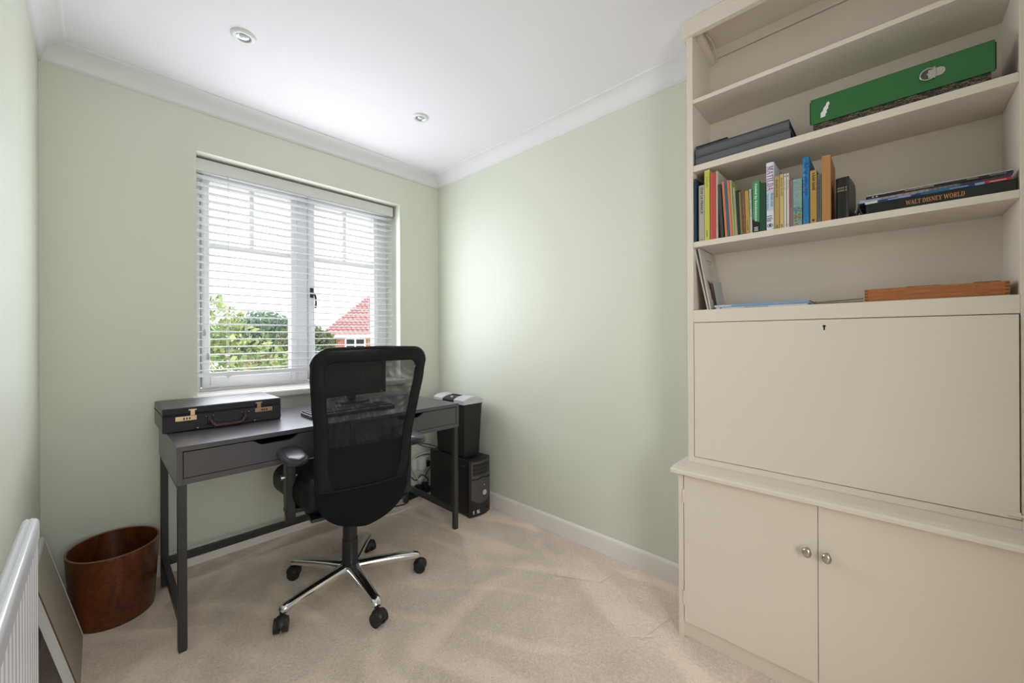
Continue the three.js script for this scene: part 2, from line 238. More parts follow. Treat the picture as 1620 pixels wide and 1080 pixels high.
// ------------------------------------------------------------------ fitted base cabinet and bookcase
const CX = 1.80, BX = 2.015; // bookcase front and back
{
  const c = thing('base_cabinet', 'cream painted two-door base cabinet under the bookcase', 'cabinet', [0, 0, 0]);
  part(c, 'plinth', bx(1.737, 2.03, 0, 0.062, 2.004, 2.87), M.cabinet);
  part(c, 'carcass', merge(bx(1.722, 2.033, 0.0, 0.632, 2.000, 2.0185), bx(1.722, 2.033, 0.0, 0.632, 2.850, 2.870), bx(2.02, 2.033, 0.06, 0.632, 2.0185, 2.85), bx(1.745, 2.02, 0.612, 0.632, 2.0185, 2.85)), M.cabinet);
  const ld = part(c, 'door', bx(1.7195, 1.740, 0.066, 0.628, 2.0215, 2.4293, 0.001), M.cabinet), rd = part(c, 'door', bx(1.7195, 1.740, 0.066, 0.628, 2.4307, 2.849, 0.001), M.cabinet);
  const kg = new THREE.LatheGeometry([[0.0001, -0.030], [0.006, -0.0295], [0.0105, -0.027], [0.0125, -0.022], [0.011, -0.016], [0.006, -0.011], [0.005, -0.004], [0.0075, 0]].map((p) => new THREE.Vector2(...p)), 28).rotateZ(-Math.PI / 2).scale(1, 1.3, 1);
  for (const [d, z] of [[ld, 2.404], [rd, 2.453]]) { const k = part(d, 'knob', kg, M.nickel, 'brushed metal oval knob'); k.position.set(1.7195, 0.478, z); }
  for (const y of [0.545, 0.156]) part(c, 'hinge', merge(cyl(0.0045, 0.0045, 0.052, 1.7205, y, 2.0200, 10), bx(1.7190, 1.7215, y - 0.026, y + 0.026, 2.020, 2.031)), M.cabinet);
  const ls = new THREE.Shape([[1.689, 0.636], [1.689, 0.646], [1.694, 0.652], [1.72, 0.656], [1.79, 0.657], [2.033, 0.657], [2.033, 0.632], [1.70, 0.632]].map((p) => new THREE.Vector2(...p)));
  part(c, 'ledge', uvm(new THREE.ExtrudeGeometry(ls, { depth: 0.895, bevelEnabled: false }).translate(0, 0, 1.982)), M.cabinet);

  const b = thing('bookcase', 'cream painted open bookcase with drop-down flap reaching the ceiling', 'bookcase', [0, 0, 0]);
  const Y = 0.6575;
  part(b, 'side_panel', bx(CX, 2.033, Y, CEIL - 0.002, 2.010, 2.0325, 0.001), M.cabinet); part(b, 'side_panel', bx(CX, 2.033, Y, CEIL - 0.002, 2.8375, 2.862, 0.001), M.cabinet);
  part(b, 'back_panel', uvm(bx(BX, 2.030, Y, 2.351, 2.0325, 2.8375)), M.cabinet); part(b, 'back_panel', uvm(bx(BX - 0.004, 2.030, 2.354, CEIL - 0.0205, 2.0325, 2.8375)), M.cabinet);
  part(b, 'bottom_rail', bx(CX, 1.825, Y, 0.680, 2.0325, 2.8375), M.cabinet);
  const fl = part(b, 'flap', bx(CX - 0.003, 1.818, 0.6825, 1.2105, 2.0355, 2.8345, 0.001), M.cabinet);
  const kh = new THREE.Shape(); kh.absarc(0, 0.004, 0.0042, 0, 2 * Math.PI); part(fl, 'keyhole', merge(cyl(0.0042, 0.0042, 0.0012, CX - 0.0031, 1.1885, 2.441, 14, 'x'), bx(CX - 0.0037, CX - 0.0025, 1.176, 1.188, 2.439, 2.443)), M.blackMatte, 'small dark keyhole');
  part(fl, 'hinge', merge(cyl(0.004, 0.004, 0.03, CX - 0.004, 0.692, 2.829, 8, 'z'), bx(CX - 0.006, CX - 0.002, 0.684, 0.702, 2.815, 2.836)), M.cabinet);
  part(b, 'worktop', bx(CX, BX, 1.2125, 1.2615, 2.0325, 2.8375, 0.002), M.cabinet);
  for (const [y0, y1] of [[1.510, 1.5315], [1.809, 1.8335], [2.080, 2.0965]]) part(b, 'shelf', bx(CX + 0.0015, BX, y0, y1, 2.0325, 2.8375, 0.0015), M.cabinet);
  part(b, 'top_panel', bx(CX + 0.013, 2.0325, CEIL - 0.02, CEIL - 0.004, 2.0325, 2.8375), M.cabinet);
  part(b, 'fascia', merge(bx(1.788, 1.813, 2.348, CEIL - 0.001, 1.996, 2.872, 0.002), bx(1.813, 2.033, 2.348, CEIL - 0.001, 1.996, 2.010)), M.cabinet);
  const bt = part(b, 'batten', bx(-0.09, 0.09, -0.013, 0.013, 0, 0.022, 0.002), M.cabinet); bt.position.set(1.925, 2.362, 2.0325); bt.rotation.z = -0.2;
  part(b, 'bracket_wire', tube([[1.88, 2.385, 2.058], [1.94, 2.38, 2.066], [1.99, 2.352, 2.066], [2.008, 2.335, 2.058]], 0.002, 20, 6), M.cabinet);
}
// ------------------------------------------------------------------ books and boxes on the shelves
const S3 = 1.5315, S2 = 1.8335, S0 = 1.2615;
// print for a spine: base colour, then drawing in spine space (w across, h along, reading downwards)
function spinePrint(wm, hm, base, draw) {
  const h = 512, w = Math.max(24, Math.round(512 * wm / hm));
  return canvasTex(w, h, (g) => { g.fillStyle = base; g.fillRect(0, 0, w, h); draw(g, w, h); });
}
function down(g, w, txt, y0, y1, size, color, font = 'serif', off = 0.5, bold = true) { // text running down the spine from y0 to y1
  g.save(); g.translate(w * off, y0); g.rotate(Math.PI / 2); g.fillStyle = color; g.font = `${bold ? 'bold ' : ''}${size}px ${font}`; g.textBaseline = 'middle'; g.textAlign = 'left';
  const m = g.measureText(txt).width || 1; g.scale((y1 - y0) / m, 1); g.fillText(txt, 0, 0); g.restore();
}
function marks(g, w, y0, y1, color, seed, off = 0.5, th = 0.45) { // lettering too small to read
  const r = mulberry(seed); g.fillStyle = color; let y = y0; while (y < y1) { const a = 4 + 8 * r(); if (r() > 0.15) g.fillRect(w * (off - th / 2), y, w * th * (0.5 + 0.5 * r()), a * 0.6); y += a; }
}
function book(o) {
  const { z0, z1, h, label, cover, x0 = 1.804, depth = 0.16, lean = 0, y = S3, print, round = 0, name = 'book', pages = M.pages } = o, w = z1 - z0;
  const b = thing(name, label, 'book', [x0, y, lean < 0 ? z0 : (z0 + z1) / 2], 0, 'books standing on the middle shelf');
  const zc = lean < 0 ? w / 2 : 0, cm = std(cover, 0.5), bt = Math.min(0.0022, w * 0.16);
  const pm = print ? std(0xffffff, 0.45, { map: print }) : cm;
  let sp;
  if (round) sp = grid(10, 1, (u, v) => { const a = (u - 0.5) * Math.PI; return [0.004 - 0.006 * Math.cos(a), v * h, zc + Math.sin(a) * w / 2]; }); else sp = new THREE.PlaneGeometry(w, h).rotateY(-Math.PI / 2).translate(0, h / 2, zc);
  part(b, 'spine', round ? sp : merge(sp, bx(0.0002, bt, 0, h, zc - w / 2, zc + w / 2)), pm);
  part(b, 'cover_board', bx(round ? 0.003 : bt, depth, 0, h, zc - w / 2, zc - w / 2 + bt), cm); part(b, 'cover_board', bx(round ? 0.003 : bt, depth, 0, h, zc + w / 2 - bt, zc + w / 2), cm);
  part(b, 'page_block', bx(0.004, depth - 0.003, 0.002, h - 0.002, zc - w / 2 + bt, zc + w / 2 - bt), pages);
  b.rotation.x = lean; return b;
}
const P = (w, h, base, draw) => spinePrint(w, h, base, draw);
book({ z0: 2.0365, z1: 2.0435, h: 0.25, cover: '#27405e', label: 'thin dark blue book at the left end of the book row' });
book({ z0: 2.0445, z1: 2.0525, h: 0.205, x0: 1.815, cover: '#191a18', label: 'thin black book between the dark blue book and the grey one' });
book({ z0: 2.0535, z1: 2.0735, h: 0.218, cover: '#aaa39a', depth: 0.15, print: P(0.02, 0.218, '#b4aca1', (g, w, h) => { down(g, w, 'VIVE LA FRANCE!', h * 0.03, h * 0.52, w * 0.62, '#20202a', 'sans-serif'); g.fillStyle = '#55504a'; g.fillRect(w * 0.25, h * 0.97, w * 0.5, 5); }), label: 'grey paperback with black capital lettering left of the lime book' });
book({ z0: 2.0745, z1: 2.0925, h: 0.272, cover: '#c3c74f', depth: 0.17, print: P(0.018, 0.272, '#c6cb55', (g, w, h) => { marks(g, w, h * 0.06, h * 0.25, '#8d9a2e', 3); marks(g, w, h * 0.86, h * 0.94, '#3d431b', 4, 0.5, 0.3); }), label: 'tall lime yellow book near the left end of the row' });
book({ z0: 2.0935, z1: 2.1152, h: 0.255, cover: '#c2504b', depth: 0.17, round: 1, label: 'tall coral red hardback beside the lime yellow book' });
book({ z0: 2.1162, z1: 2.1222, h: 0.258, cover: '#c5b9a8', depth: 0.17, label: 'thin off-white board book right of the coral hardback' });
book({ z0: 2.1315, z1: 2.1425, h: 0.205, lean: -0.05, cover: '#3c4543', label: 'dark grey paperback leaning behind the thin orange books' });
book({ z0: 2.1475, z1: 2.1553, h: 0.212, lean: -0.055, cover: '#dd7a52', label: 'thin orange leaning book left of the thin teal one' });
book({ z0: 2.1563, z1: 2.1635, h: 0.212, lean: -0.055, cover: '#1d6f8e', label: 'thin teal blue book leaning between two orange ones' });
book({ z0: 2.1645, z1: 2.1730, h: 0.212, lean: -0.055, cover: '#dc7350', label: 'thin orange leaning book right of the thin teal one' });
book({ z0: 2.1740, z1: 2.1800, h: 0.210, lean: -0.055, cover: '#a8b06c', label: 'thin pale green book leaning beside the second orange one' });
book({ z0: 2.1810, z1: 2.1895, h: 0.180, lean: -0.05, cover: '#a39c7c', print: P(0.0085, 0.18, '#a9a384', (g, w, h) => marks(g, w, h * 0.2, h * 0.55, '#5d7a58', 9)), label: 'short beige paperback right of the thin pale green book' });
book({ z0: 2.1905, z1: 2.1985, h: 0.166, lean: -0.045, cover: '#17322f', label: 'short black-green paperback between beige ones' });
book({ z0: 2.1995, z1: 2.2055, h: 0.158, lean: -0.04, cover: '#8f7c45', label: 'short thin olive gold paperback left of the brown patterned one' });
book({ z0: 2.2065, z1: 2.2165, h: 0.160, lean: -0.035, cover: '#7d5244', print: P(0.01, 0.16, '#855a4b', (g, w, h) => { marks(g, w, h * 0.02, h * 0.95, '#4b2c27', 12, 0.5, 0.6); marks(g, w, h * 0.05, h * 0.9, '#b89081', 15, 0.65, 0.2); }), label: 'short brown patterned paperback left of the mustard one' });
book({ z0: 2.2175, z1: 2.2295, h: 0.157, lean: -0.03, cover: '#b08f44', print: P(0.012, 0.157, '#b9984c', (g, w, h) => marks(g, w, h * 0.7, h * 0.92, '#4a3c22', 14)), label: 'short mustard yellow paperback left of the bright green one' });
book({ z0: 2.2305, z1: 2.2370, h: 0.160, lean: -0.02, cover: '#b9bdb7', print: P(0.0065, 0.16, '#c3c8c3', (g, w, h) => marks(g, w, h * 0.03, h * 0.65, '#4d8496', 16)), label: 'short thin white and teal paperback against the bright green one' });
book({ z0: 2.2382, z1: 2.2592, h: 0.184, cover: '#2c7a4a', depth: 0.13, print: P(0.021, 0.184, '#4b9a68', (g, w, h) => { g.fillStyle = '#101411'; g.beginPath(); g.moveTo(0, h * 0.74); g.lineTo(w, h * 0.82); g.lineTo(w, h); g.lineTo(0, h); g.fill(); down(g, w, 'Fooled by Randomness', h * 0.05, h * 0.79, w * 0.42, '#f2f4ee', 'sans-serif', 0.5); g.fillStyle = '#e6e6e0'; for (const y of [0.90, 0.93, 0.96]) g.fillRect(w * 0.2, h * y, w * 0.6, 7); }), label: 'bright green paperback with white lettering and black foot' });
book({ z0: 2.2602, z1: 2.2785, h: 0.171, cover: '#1c4a31', depth: 0.13, label: 'plain dark green book between bright green and white ones' });
book({ z0: 2.2800, z1: 2.3035, h: 0.237, cover: '#cdd0d2', depth: 0.16, round: 1, print: P(0.0235, 0.237, '#dfe3ea', (g, w, h) => { g.fillStyle = '#c3d2e2'; g.fillRect(0, h * 0.42, w, h * 0.3); down(g, w, 'MATILDA', h * 0.05, h * 0.42, w * 0.78, '#7d2b62', 'serif', 0.5); down(g, w, 'Roald Dahl', h * 0.46, h * 0.66, w * 0.34, '#3f6e96', 'serif', 0.68); down(g, w, 'Quentin Blake', h * 0.46, h * 0.70, w * 0.28, '#4a7ba0', 'serif', 0.3); marks(g, w, h * 0.79, h * 0.88, '#565d80', 17, 0.5, 0.7); g.strokeStyle = '#555'; g.lineWidth = 4; g.beginPath(); g.arc(w * 0.5, h * 0.935, w * 0.24, 0, 7); g.stroke(); g.fillStyle = '#444'; g.fillRect(w * 0.4, h * 0.92, w * 0.2, h * 0.03); }), label: 'tall white hardback with large purple title on its spine' });
for (const [z0, z1, h, base, seed, l] of [[2.3050, 2.3195, 0.183, '#b79c62', 1, 'tan paperback directly right of the white hardback'], [2.3208, 2.3315, 0.186, '#cdb873', 2, 'cream yellow paperback right of the tan one']])
  book({ z0, z1, h, cover: '#9d8a5c', depth: 0.12, print: P(z1 - z0, h, base, (g, w, hh) => { down(g, w, 'Roald Dahl', hh * 0.06, hh * 0.40, w * 0.6, '#4d4420', 'serif', 0.5); g.fillStyle = '#6e6233'; g.fillRect(w * 0.3, hh * 0.93, w * 0.4, 12); g.fillRect(w * 0.3, hh * 0.96, w * 0.4, 12); }), label: l });
for (const [z0, z1, l, s] of [[2.3328, 2.3393, 'thin white paperback next to the cream yellow one', 21], [2.3408, 2.3473, 'thin white paperback left of the mauve one', 22]])
  book({ z0, z1, h: 0.185, cover: '#c9c3b8', depth: 0.12, print: P(z1 - z0, 0.185, '#d8d2c7', (g, w, h) => { g.fillStyle = '#333'; g.fillRect(w * 0.3, h * 0.04, w * 0.4, 10); marks(g, w, h * 0.12, h * 0.3, '#8d8780', s, 0.5, 0.4); g.fillRect(w * 0.3, h * 0.95, w * 0.4, 8); }), label: l });
book({ z0: 2.3490, z1: 2.3572, h: 0.158, cover: '#8a6068', depth: 0.11, print: P(0.0082, 0.158, '#93686f', (g, w, h) => marks(g, w, h * 0.15, h * 0.6, '#6a434d', 23)), label: 'short mauve paperback left of the teal picture spine' });
book({ z0: 2.3582, z1: 2.3832, h: 0.158, cover: '#8c2336', depth: 0.12, print: canvasTex(64, 400, (g, w, h) => { g.fillStyle = '#7fa79b'; g.fillRect(0, 0, w, h); const r = mulberry(5); for (let i = 0; i < 260; i++) { const y = r() * h; g.fillStyle = y > h * 0.72 ? ['#8a6a3f', '#5b6a43', '#b3924f', '#4f4634', '#a8684a'][i % 5] : y > h * 0.6 ? ['#3e7470', '#5a8f86', '#2f5f63'][i % 3] : ['#8ab0a3', '#6c998f', '#97b6a8'][i % 3]; g.fillRect(r() * w, y, 4 + 14 * r(), 3 + 6 * r()); } marks(g, w, h * 0.08, h * 0.4, '#b08f94', 25, 0.6, 0.25); }), label: 'thick short book with teal landscape picture on its spine' });
book({ z0: 2.3850, z1: 2.4035, h: 0.223, cover: '#0d5f96', depth: 0.15, round: 1, print: P(0.0185, 0.223, '#1b7cb8', (g, w, h) => { marks(g, w, h * 0.08, h * 0.58, '#123f74', 26, 0.5, 0.6); marks(g, w, h * 0.08, h * 0.58, '#4fb0d8', 27, 0.3, 0.2); g.strokeStyle = '#12568d'; g.lineWidth = 3; g.strokeRect(w * 0.3, h * 0.64, w * 0.4, h * 0.25); }), label: 'tall bright blue hardback with rounded spine' });
book({ z0: 2.4050, z1: 2.4225, h: 0.174, cover: '#8a6d35', depth: 0.12, print: P(0.0175, 0.174, '#b4934b', (g, w, h) => { g.fillStyle = '#b9953f'; g.fillRect(0, 0, w, h * 0.4); marks(g, w, h * 0.05, h * 0.38, '#1c1a14', 28, 0.6, 0.55); g.fillStyle = '#2a2415'; g.fillRect(w * 0.3, h * 0.93, w * 0.35, 20); }), label: 'gold paperback with black block lettering right of the blue hardback' });
book({ z0: 2.4240, z1: 2.4345, h: 0.157, cover: '#4a4c4c', depth: 0.12, print: P(0.0105, 0.157, '#606362', (g, w, h) => marks(g, w, h * 0.12, h * 0.9, '#23262a', 29)), label: 'short grey paperback left of the tan card slipcase' });
{
  const b = thing('slipcase', 'tall plain tan card slipcase in the book row', 'slipcase', [1.804, S3, 2.447]), m = std('#b07a45', 0.75), m2 = std('#a87748', 0.8);
  part(b, 'front_board', bx(0, 0.002, 0, 0.213, -0.0112, 0.0112), std('#b98550', 0.75)); part(b, 'side_board', bx(0.002, 0.165, 0, 0.213, -0.0112, -0.0092), m); part(b, 'side_board', bx(0.002, 0.165, 0, 0.213, 0.0092, 0.0112), m2); part(b, 'filling', bx(0.002, 0.163, 0.001, 0.211, -0.0092, 0.0092), M.pages);
}
{
  const b = thing('small_bible', 'thick small black leather book with gold title on its spine', 'book', [1.812, S3, 2.486], -0.1), m = std(lin(0.008, 0.008, 0.010), 0.35, { bumpMap: leatherBump, bumpScale: 0.0004 });
  part(b, 'spine', grid(12, 1, (u, v) => { const a = (u - 0.5) * Math.PI; return [0.005 - 0.005 * Math.cos(a), v * 0.132, Math.sin(a) * 0.0155]; }), std(0xffffff, 0.35, { map: canvasTex(128, 512, (g, w, h) => { g.fillStyle = '#141417'; g.fillRect(0, 0, w, h); g.fillStyle = '#c9b98f'; g.textAlign = 'center'; g.font = 'bold 26px serif'; g.fillText('HOLY', w / 2, h * 0.27); g.fillText('BIBLE', w / 2, h * 0.335); }) }));
  part(b, 'cover_board', new RoundedBoxGeometry(0.112, 0.132, 0.004, 3, 0.0018).translate(0.06, 0.066, -0.0145), m);
  const c2 = new THREE.Shape(); c2.moveTo(0, 0); c2.lineTo(0.108, 0); c2.quadraticCurveTo(0.118, 0, 0.118, 0.012); c2.lineTo(0.118, 0.10); c2.quadraticCurveTo(0.115, 0.128, 0.085, 0.131); c2.lineTo(0, 0.132); c2.closePath();
  part(b, 'cover_board', new THREE.ExtrudeGeometry(c2, { depth: 0.003, bevelSize: 0.001, bevelThickness: 0.001, bevelSegments: 2 }).translate(0.004, 0, 0.0125), m); part(b, 'page_block', bx(0.004, 0.108, 0.002, 0.129, -0.0125, 0.0125), M.pages);
}
// crumpled paper and pale blue folder between the black book and the flat stack
{
  const g = grid(14, 10, (u, v) => { const k = N1(u * 6, v * 5) - 0.5; return [1.822 + 0.10 * v + 0.006 * k, S3 + 0.003 + 0.052 * Math.sin(u * Math.PI * 0.55 + 0.3) * (0.8 + 0.2 * v) + 0.010 * k, 2.518 + 0.030 * u + 0.006 * (N2(u * 5, v * 6) - 0.5)]; });
  solo('paper_wad', 'crumpled white printed paper wedged beside the small black book', 'paper', g, std(lin(0.5, 0.52, 0.52), 0.8));
}
{ // stack of flat books, spines outward
  const flat = (y0, y1, z0, z1, x0, d, cover, map, label, rx = 0, name = 'flat_book') => {
    const b = thing(name, label, 'book', [x0, y0, z0], 0, 'flat books at the right end of the middle shelf'), h = y1 - y0, w = z1 - z0, cm = std(cover, 0.35), t = Math.min(0.002, h * 0.2);
    part(b, 'spine', merge(new THREE.PlaneGeometry(w, h).rotateY(-Math.PI / 2).translate(0, h / 2, w / 2), bx(0.0002, 0.002, 0, h, 0, w)), std(0xffffff, 0.35, { map }));
    part(b, 'cover_board', bx(0.002, d, 0, t, 0, w), cm); part(b, 'cover_board', bx(0.002, d, h - t, h, 0, w), cm); part(b, 'page_block', bx(0.003, d - 0.003, t, h - t, 0.003, w - 0.003), M.pages); b.rotation.x = rx; return b;
  };
  flat(S3, S3 + 0.030, 2.543, 2.832, 1.808, 0.19, '#08110f', canvasTex(1024, 106, (g, w, h) => { g.fillStyle = '#0b1614'; g.fillRect(0, 0, w, h); g.fillStyle = '#d58b52'; g.font = 'bold 62px serif'; g.textBaseline = 'middle'; const m = g.measureText('WALT DISNEY WORLD').width; g.save(); g.translate(w * 0.30, h * 0.5); g.scale(w * 0.40 / m, 1); g.fillText('WALT DISNEY WORLD', 0, 0); g.restore(); g.fillStyle = '#3d4a45'; g.fillRect(10, 6, 3, h - 12); }), 'thick black flat book with copper capitals on its spine');
  flat(S3 + 0.0302, S3 + 0.0372, 2.541, 2.825, 1.806, 0.19, '#10306a', canvasTex(1024, 25, (g, w, h) => { g.fillStyle = '#17376f'; g.fillRect(0, 0, w, h); g.fillStyle = '#d8d6c8'; g.fillRect(0, 0, w * 0.10, h); g.fillStyle = '#8fa6e0'; g.fillRect(w * 0.18, 6, w * 0.17, 12); g.fillStyle = '#b86a9a'; g.fillRect(w * 0.26, 0, w * 0.12, 6); g.fillStyle = '#1f5f8f'; g.fillRect(w * 0.42, 0, w * 0.2, h); g.fillStyle = '#7fa4d0'; g.fillRect(w * 0.62, 8, w * 0.12, 10); g.fillRect(w * 0.78, 2, w * 0.06, h); g.fillStyle = '#b32a35'; g.fillRect(w * 0.84, 0, w * 0.16, h); g.fillStyle = '#e9a8a8'; g.fillRect(w * 0.87, 9, w * 0.1, 8); }), 'thin blue and red flat book on top of the thick black one');
  flat(S3 + 0.0374, S3 + 0.0456, 2.528, 2.825, 1.810, 0.185, '#6d7078', canvasTex(1024, 29, (g, w, h) => { const r = mulberry(8); for (let i = 0; i < 60; i++) { const k = i / 60; g.fillStyle = k < 0.15 ? '#9fb0cc' : k < 0.5 ? ['#a7a49c', '#8f938f', '#b09b98'][i % 3] : k < 0.7 ? ['#7d7c78', '#6c6b67'][i % 2] : ['#33413a', '#3a2d42', '#453a3f'][i % 3]; g.fillRect(i * w / 60, 0, w / 60 + 1, h); } }), 'thin grey and mauve flat book third from the bottom of the stack');
  flat(S3 + 0.0458, S3 + 0.0548, 2.543, 2.828, 1.806, 0.19, '#15131c', canvasTex(1024, 32, (g, w, h) => { g.fillStyle = '#17141f'; g.fillRect(0, 0, w, h); g.fillStyle = '#e8e4de'; g.fillRect(0, 0, w, 4); g.fillRect(w * 0.05, 14, 14, 10); g.fillRect(w * 0.08, 14, 14, 10); marks2(g, w * 0.30, w * 0.50, 14, '#cfc5b4', 31); marks2(g, w * 0.72, w * 0.79, 14, '#aeb3b0', 32); marks2(g, w * 0.86, w * 0.96, 14, '#9aa7a0', 33); }), 'thin black flat book on top of the stack');
}
function marks2(g, x0, x1, y, c, s) { const r = mulberry(s); g.fillStyle = c; for (let x = x0; x < x1;) { const a = 5 + 9 * r(); g.fillRect(x, y - 4 * r(), a * 0.65, 8); x += a; } }
// pale blue folder hanging out left of the stack
{
  const f = thing('plastic_folder', 'pale blue plastic folder bent beside the flat book stack', 'folder', [0, 0, 0]);
  part(f, 'folder_sheet', grid(16, 2, (u, v) => { const a = Math.min(1, u * 2); return [1.812 + 0.15 * v, S3 + 0.002 + (u < 0.5 ? 0.036 * Math.sin(a * Math.PI / 2) : 0.036), u < 0.5 ? 2.536 - 0.012 * a * (2 - a) : 2.524 + 0.012 * (u - 0.5) * 2]; }), phys(lin(0.45, 0.53, 0.68), 0.3));
}
// upper shelf: two grey albums and a thin black notebook
[[0.0005, 0.0345, 2.041, 2.352, 'grey photo album box on the upper shelf, lower of two'], [0.0352, 0.0680, 2.041, 2.348, 'grey photo album box on the upper shelf, upper of two']].forEach(([y0, y1, z0, z1, l]) => {
  const a = thing('album_box', l, 'album', [1.806, S2 + y0, z0], 0, 'grey albums on the upper shelf'), h = y1 - y0, w = z1 - z0, m = std(lin(0.115, 0.122, 0.135), 0.5);
  part(a, 'spine', grid(1, 8, (u, v) => { const t = (v - 0.5) * Math.PI; return [0.004 - 0.004 * Math.cos(t), h / 2 + Math.sin(t) * (h / 2 - 0.003), u * w]; }), m);
  part(a, 'cover_board', bx(0.0, 0.2, 0, 0.003, 0, w, 0.001), m); part(a, 'cover_board', bx(0.0, 0.2, h - 0.003, h, 0, w, 0.001), m); part(a, 'page_block', bx(0.004, 0.196, 0.003, h - 0.003, 0.003, w - 0.003), std(lin(0.02, 0.02, 0.022), 0.7));
});
solo('notebook', 'thin black notebook on top of the grey albums', 'notebook', merge(bx(1.808, 1.95, S2 + 0.0684, S2 + 0.0708, 2.042, 2.155), bx(1.809, 1.949, S2 + 0.0708, S2 + 0.0735, 2.043, 2.154), bx(1.808, 1.95, S2 + 0.0735, S2 + 0.0757, 2.042, 2.155)), M.blackMatte);
{ // green box file
  const marble = dataTex(512, 512, (u, v) => { const t = N1(u * 46 + 4 * N2(u * 60, v * 60), v * 130), p = N2(u * 90, v * 190); const k = t > 0.68 || p > 0.82 ? 0.9 : t > 0.55 ? 0.35 : 0.08; return [0.50 * k + 0.05, 0.43 * k + 0.05, 0.32 * k + 0.045]; });
  const green = std('#2a6a33', 0.42, { map: canvasTex(1024, 208, (g, w, h) => { g.fillStyle = '#ffffff'; g.fillRect(0, 0, w, h); const r = mulberry(77); for (let i = 0; i < 500; i++) { g.fillStyle = `rgba(0,30,0,${0.03 + 0.05 * r()})`; g.fillRect(r() * w, r() * h, 4 + 30 * r(), 1 + 2 * r()); } }) });
  const b = thing('box_file', 'dark green box file with metal finger ring on the upper shelf', 'box file', [1.802, S2, 2.408]);
  part(b, 'lid', merge(new THREE.PlaneGeometry(0.39, 0.082).rotateY(-Math.PI / 2).translate(0, 0.063, 0.195), bx(0.0003, 0.004, 0.022, 0.104, 0, 0.39)), green);
  part(b, 'lid_top', bx(0.004, 0.205, 0.100, 0.104, 0, 0.39), std('#2a6a33', 0.45));
  part(b, 'tray', uvm(bx(0.005, 0.20, 0.0005, 0.100, 0.006, 0.384), 5), std(0xffffff, 0.55, { map: marble }), 'marbled paper tray');
  part(b, 'end_flap', merge(bx(0.004, 0.02, 0.03, 0.098, -0.003, 0.0), bx(0.004, 0.02, 0.03, 0.098, 0.39, 0.393)), M.blackMatte);
  const torn = new THREE.Shape([[0, 0], [0.012, 0.002], [0.013, 0.010], [0.016, 0.013], [0.015, 0.02], [0.020, 0.026], [0.019, 0.032], [0.023, 0.038], [0.021, 0.046], [0.016, 0.045], [0.013, 0.036], [0.008, 0.030], [0.005, 0.020], [0.0, 0.015]].map((p) => new THREE.Vector2(...p)));
  part(b, 'torn_label', new THREE.ExtrudeGeometry(torn, { depth: 0.0006, bevelEnabled: false }).rotateY(-Math.PI / 2).translate(-0.0002, 0.036, 0.026), M.white, 'torn white label scrap');
  const r = part(b, 'finger_ring', new THREE.TorusGeometry(0.0155, 0.0022, 10, 36).rotateY(Math.PI / 2).translate(-0.003, 0.066, 0.268), M.nickel);
  part(r, 'ring_plate', merge(bx(-0.0022, 0, 0.0545, 0.0775, 0.268, 0.290, 0.001), cyl(0.0115, 0.0115, 0.002, -0.001, 0.066, 0.290, 24, 'x'), bx(-0.0052, -0.001, 0.05, 0.082, 0.2785, 0.2825, 0.001)), M.nickel); part(r, 'finger_hole', cyl(0.0125, 0.0125, 0.002, -0.0005, 0.066, 0.268, 28, 'x'), std(lin(0.10, 0.095, 0.085), 0.5)); part(r, 'rivet', merge(new THREE.SphereGeometry(0.003, 10, 8).translate(-0.002, 0.066, 0.268), new THREE.SphereGeometry(0.003, 10, 8).translate(-0.002, 0.066, 0.294)), M.steel);
}
// lower shelf: leaning booklets, flat booklets, needles, wooden tray
[[2.080, 0.247, 1.822, -0.20, '#b9b4ae', 'white stapled booklet leaning against the bookcase side, behind another'], [2.0885, 0.249, 1.823, -0.175, '#c8c1b8', 'white booklet with small print leaning at the left of the lower shelf']].forEach(([z, h, x, lean, c, l], i) => {
  const b = thing('booklet', l, 'booklet', [x, S0, z], -0.0, 'booklets leaning on the lower shelf');
  part(b, 'page_block', bx(0, 0.175, 0, h, -0.003, 0.0028), std('#cfcac4', 0.7)); part(b, 'cover', merge(new THREE.PlaneGeometry(0.175, h).translate(0.0875, h / 2, 0.0034)), std(0xffffff, 0.5, { map: canvasTex(360, 512, (g, w, hh) => { g.fillStyle = c; g.fillRect(0, 0, w, hh); g.fillStyle = '#3b3732'; if (i) { marks2(g, w * 0.32, w * 0.7, hh * 0.16, '#3b3732', 41); marks2(g, w * 0.4, w * 0.6, hh * 0.22, '#8d877f', 42); for (let k = 0; k < 7; k++) marks2(g, w * 0.35, w * (0.5 + 0.2 * (k % 3) / 2), hh * (0.27 + 0.025 * k), '#a7a098', 43 + k); g.fillStyle = '#3a2a22'; g.beginPath(); g.moveTo(w * 0.12, hh * 0.5); g.lineTo(w * 0.3, hh * 0.56); g.lineTo(w * 0.3, hh * 0.85); g.lineTo(w * 0.22, hh * 0.8); g.fill(); g.fillStyle = '#a9603c'; g.fillRect(w * 0.18, hh * 0.66, w * 0.1, hh * 0.16); } }) }));
  b.rotation.x = lean;
});
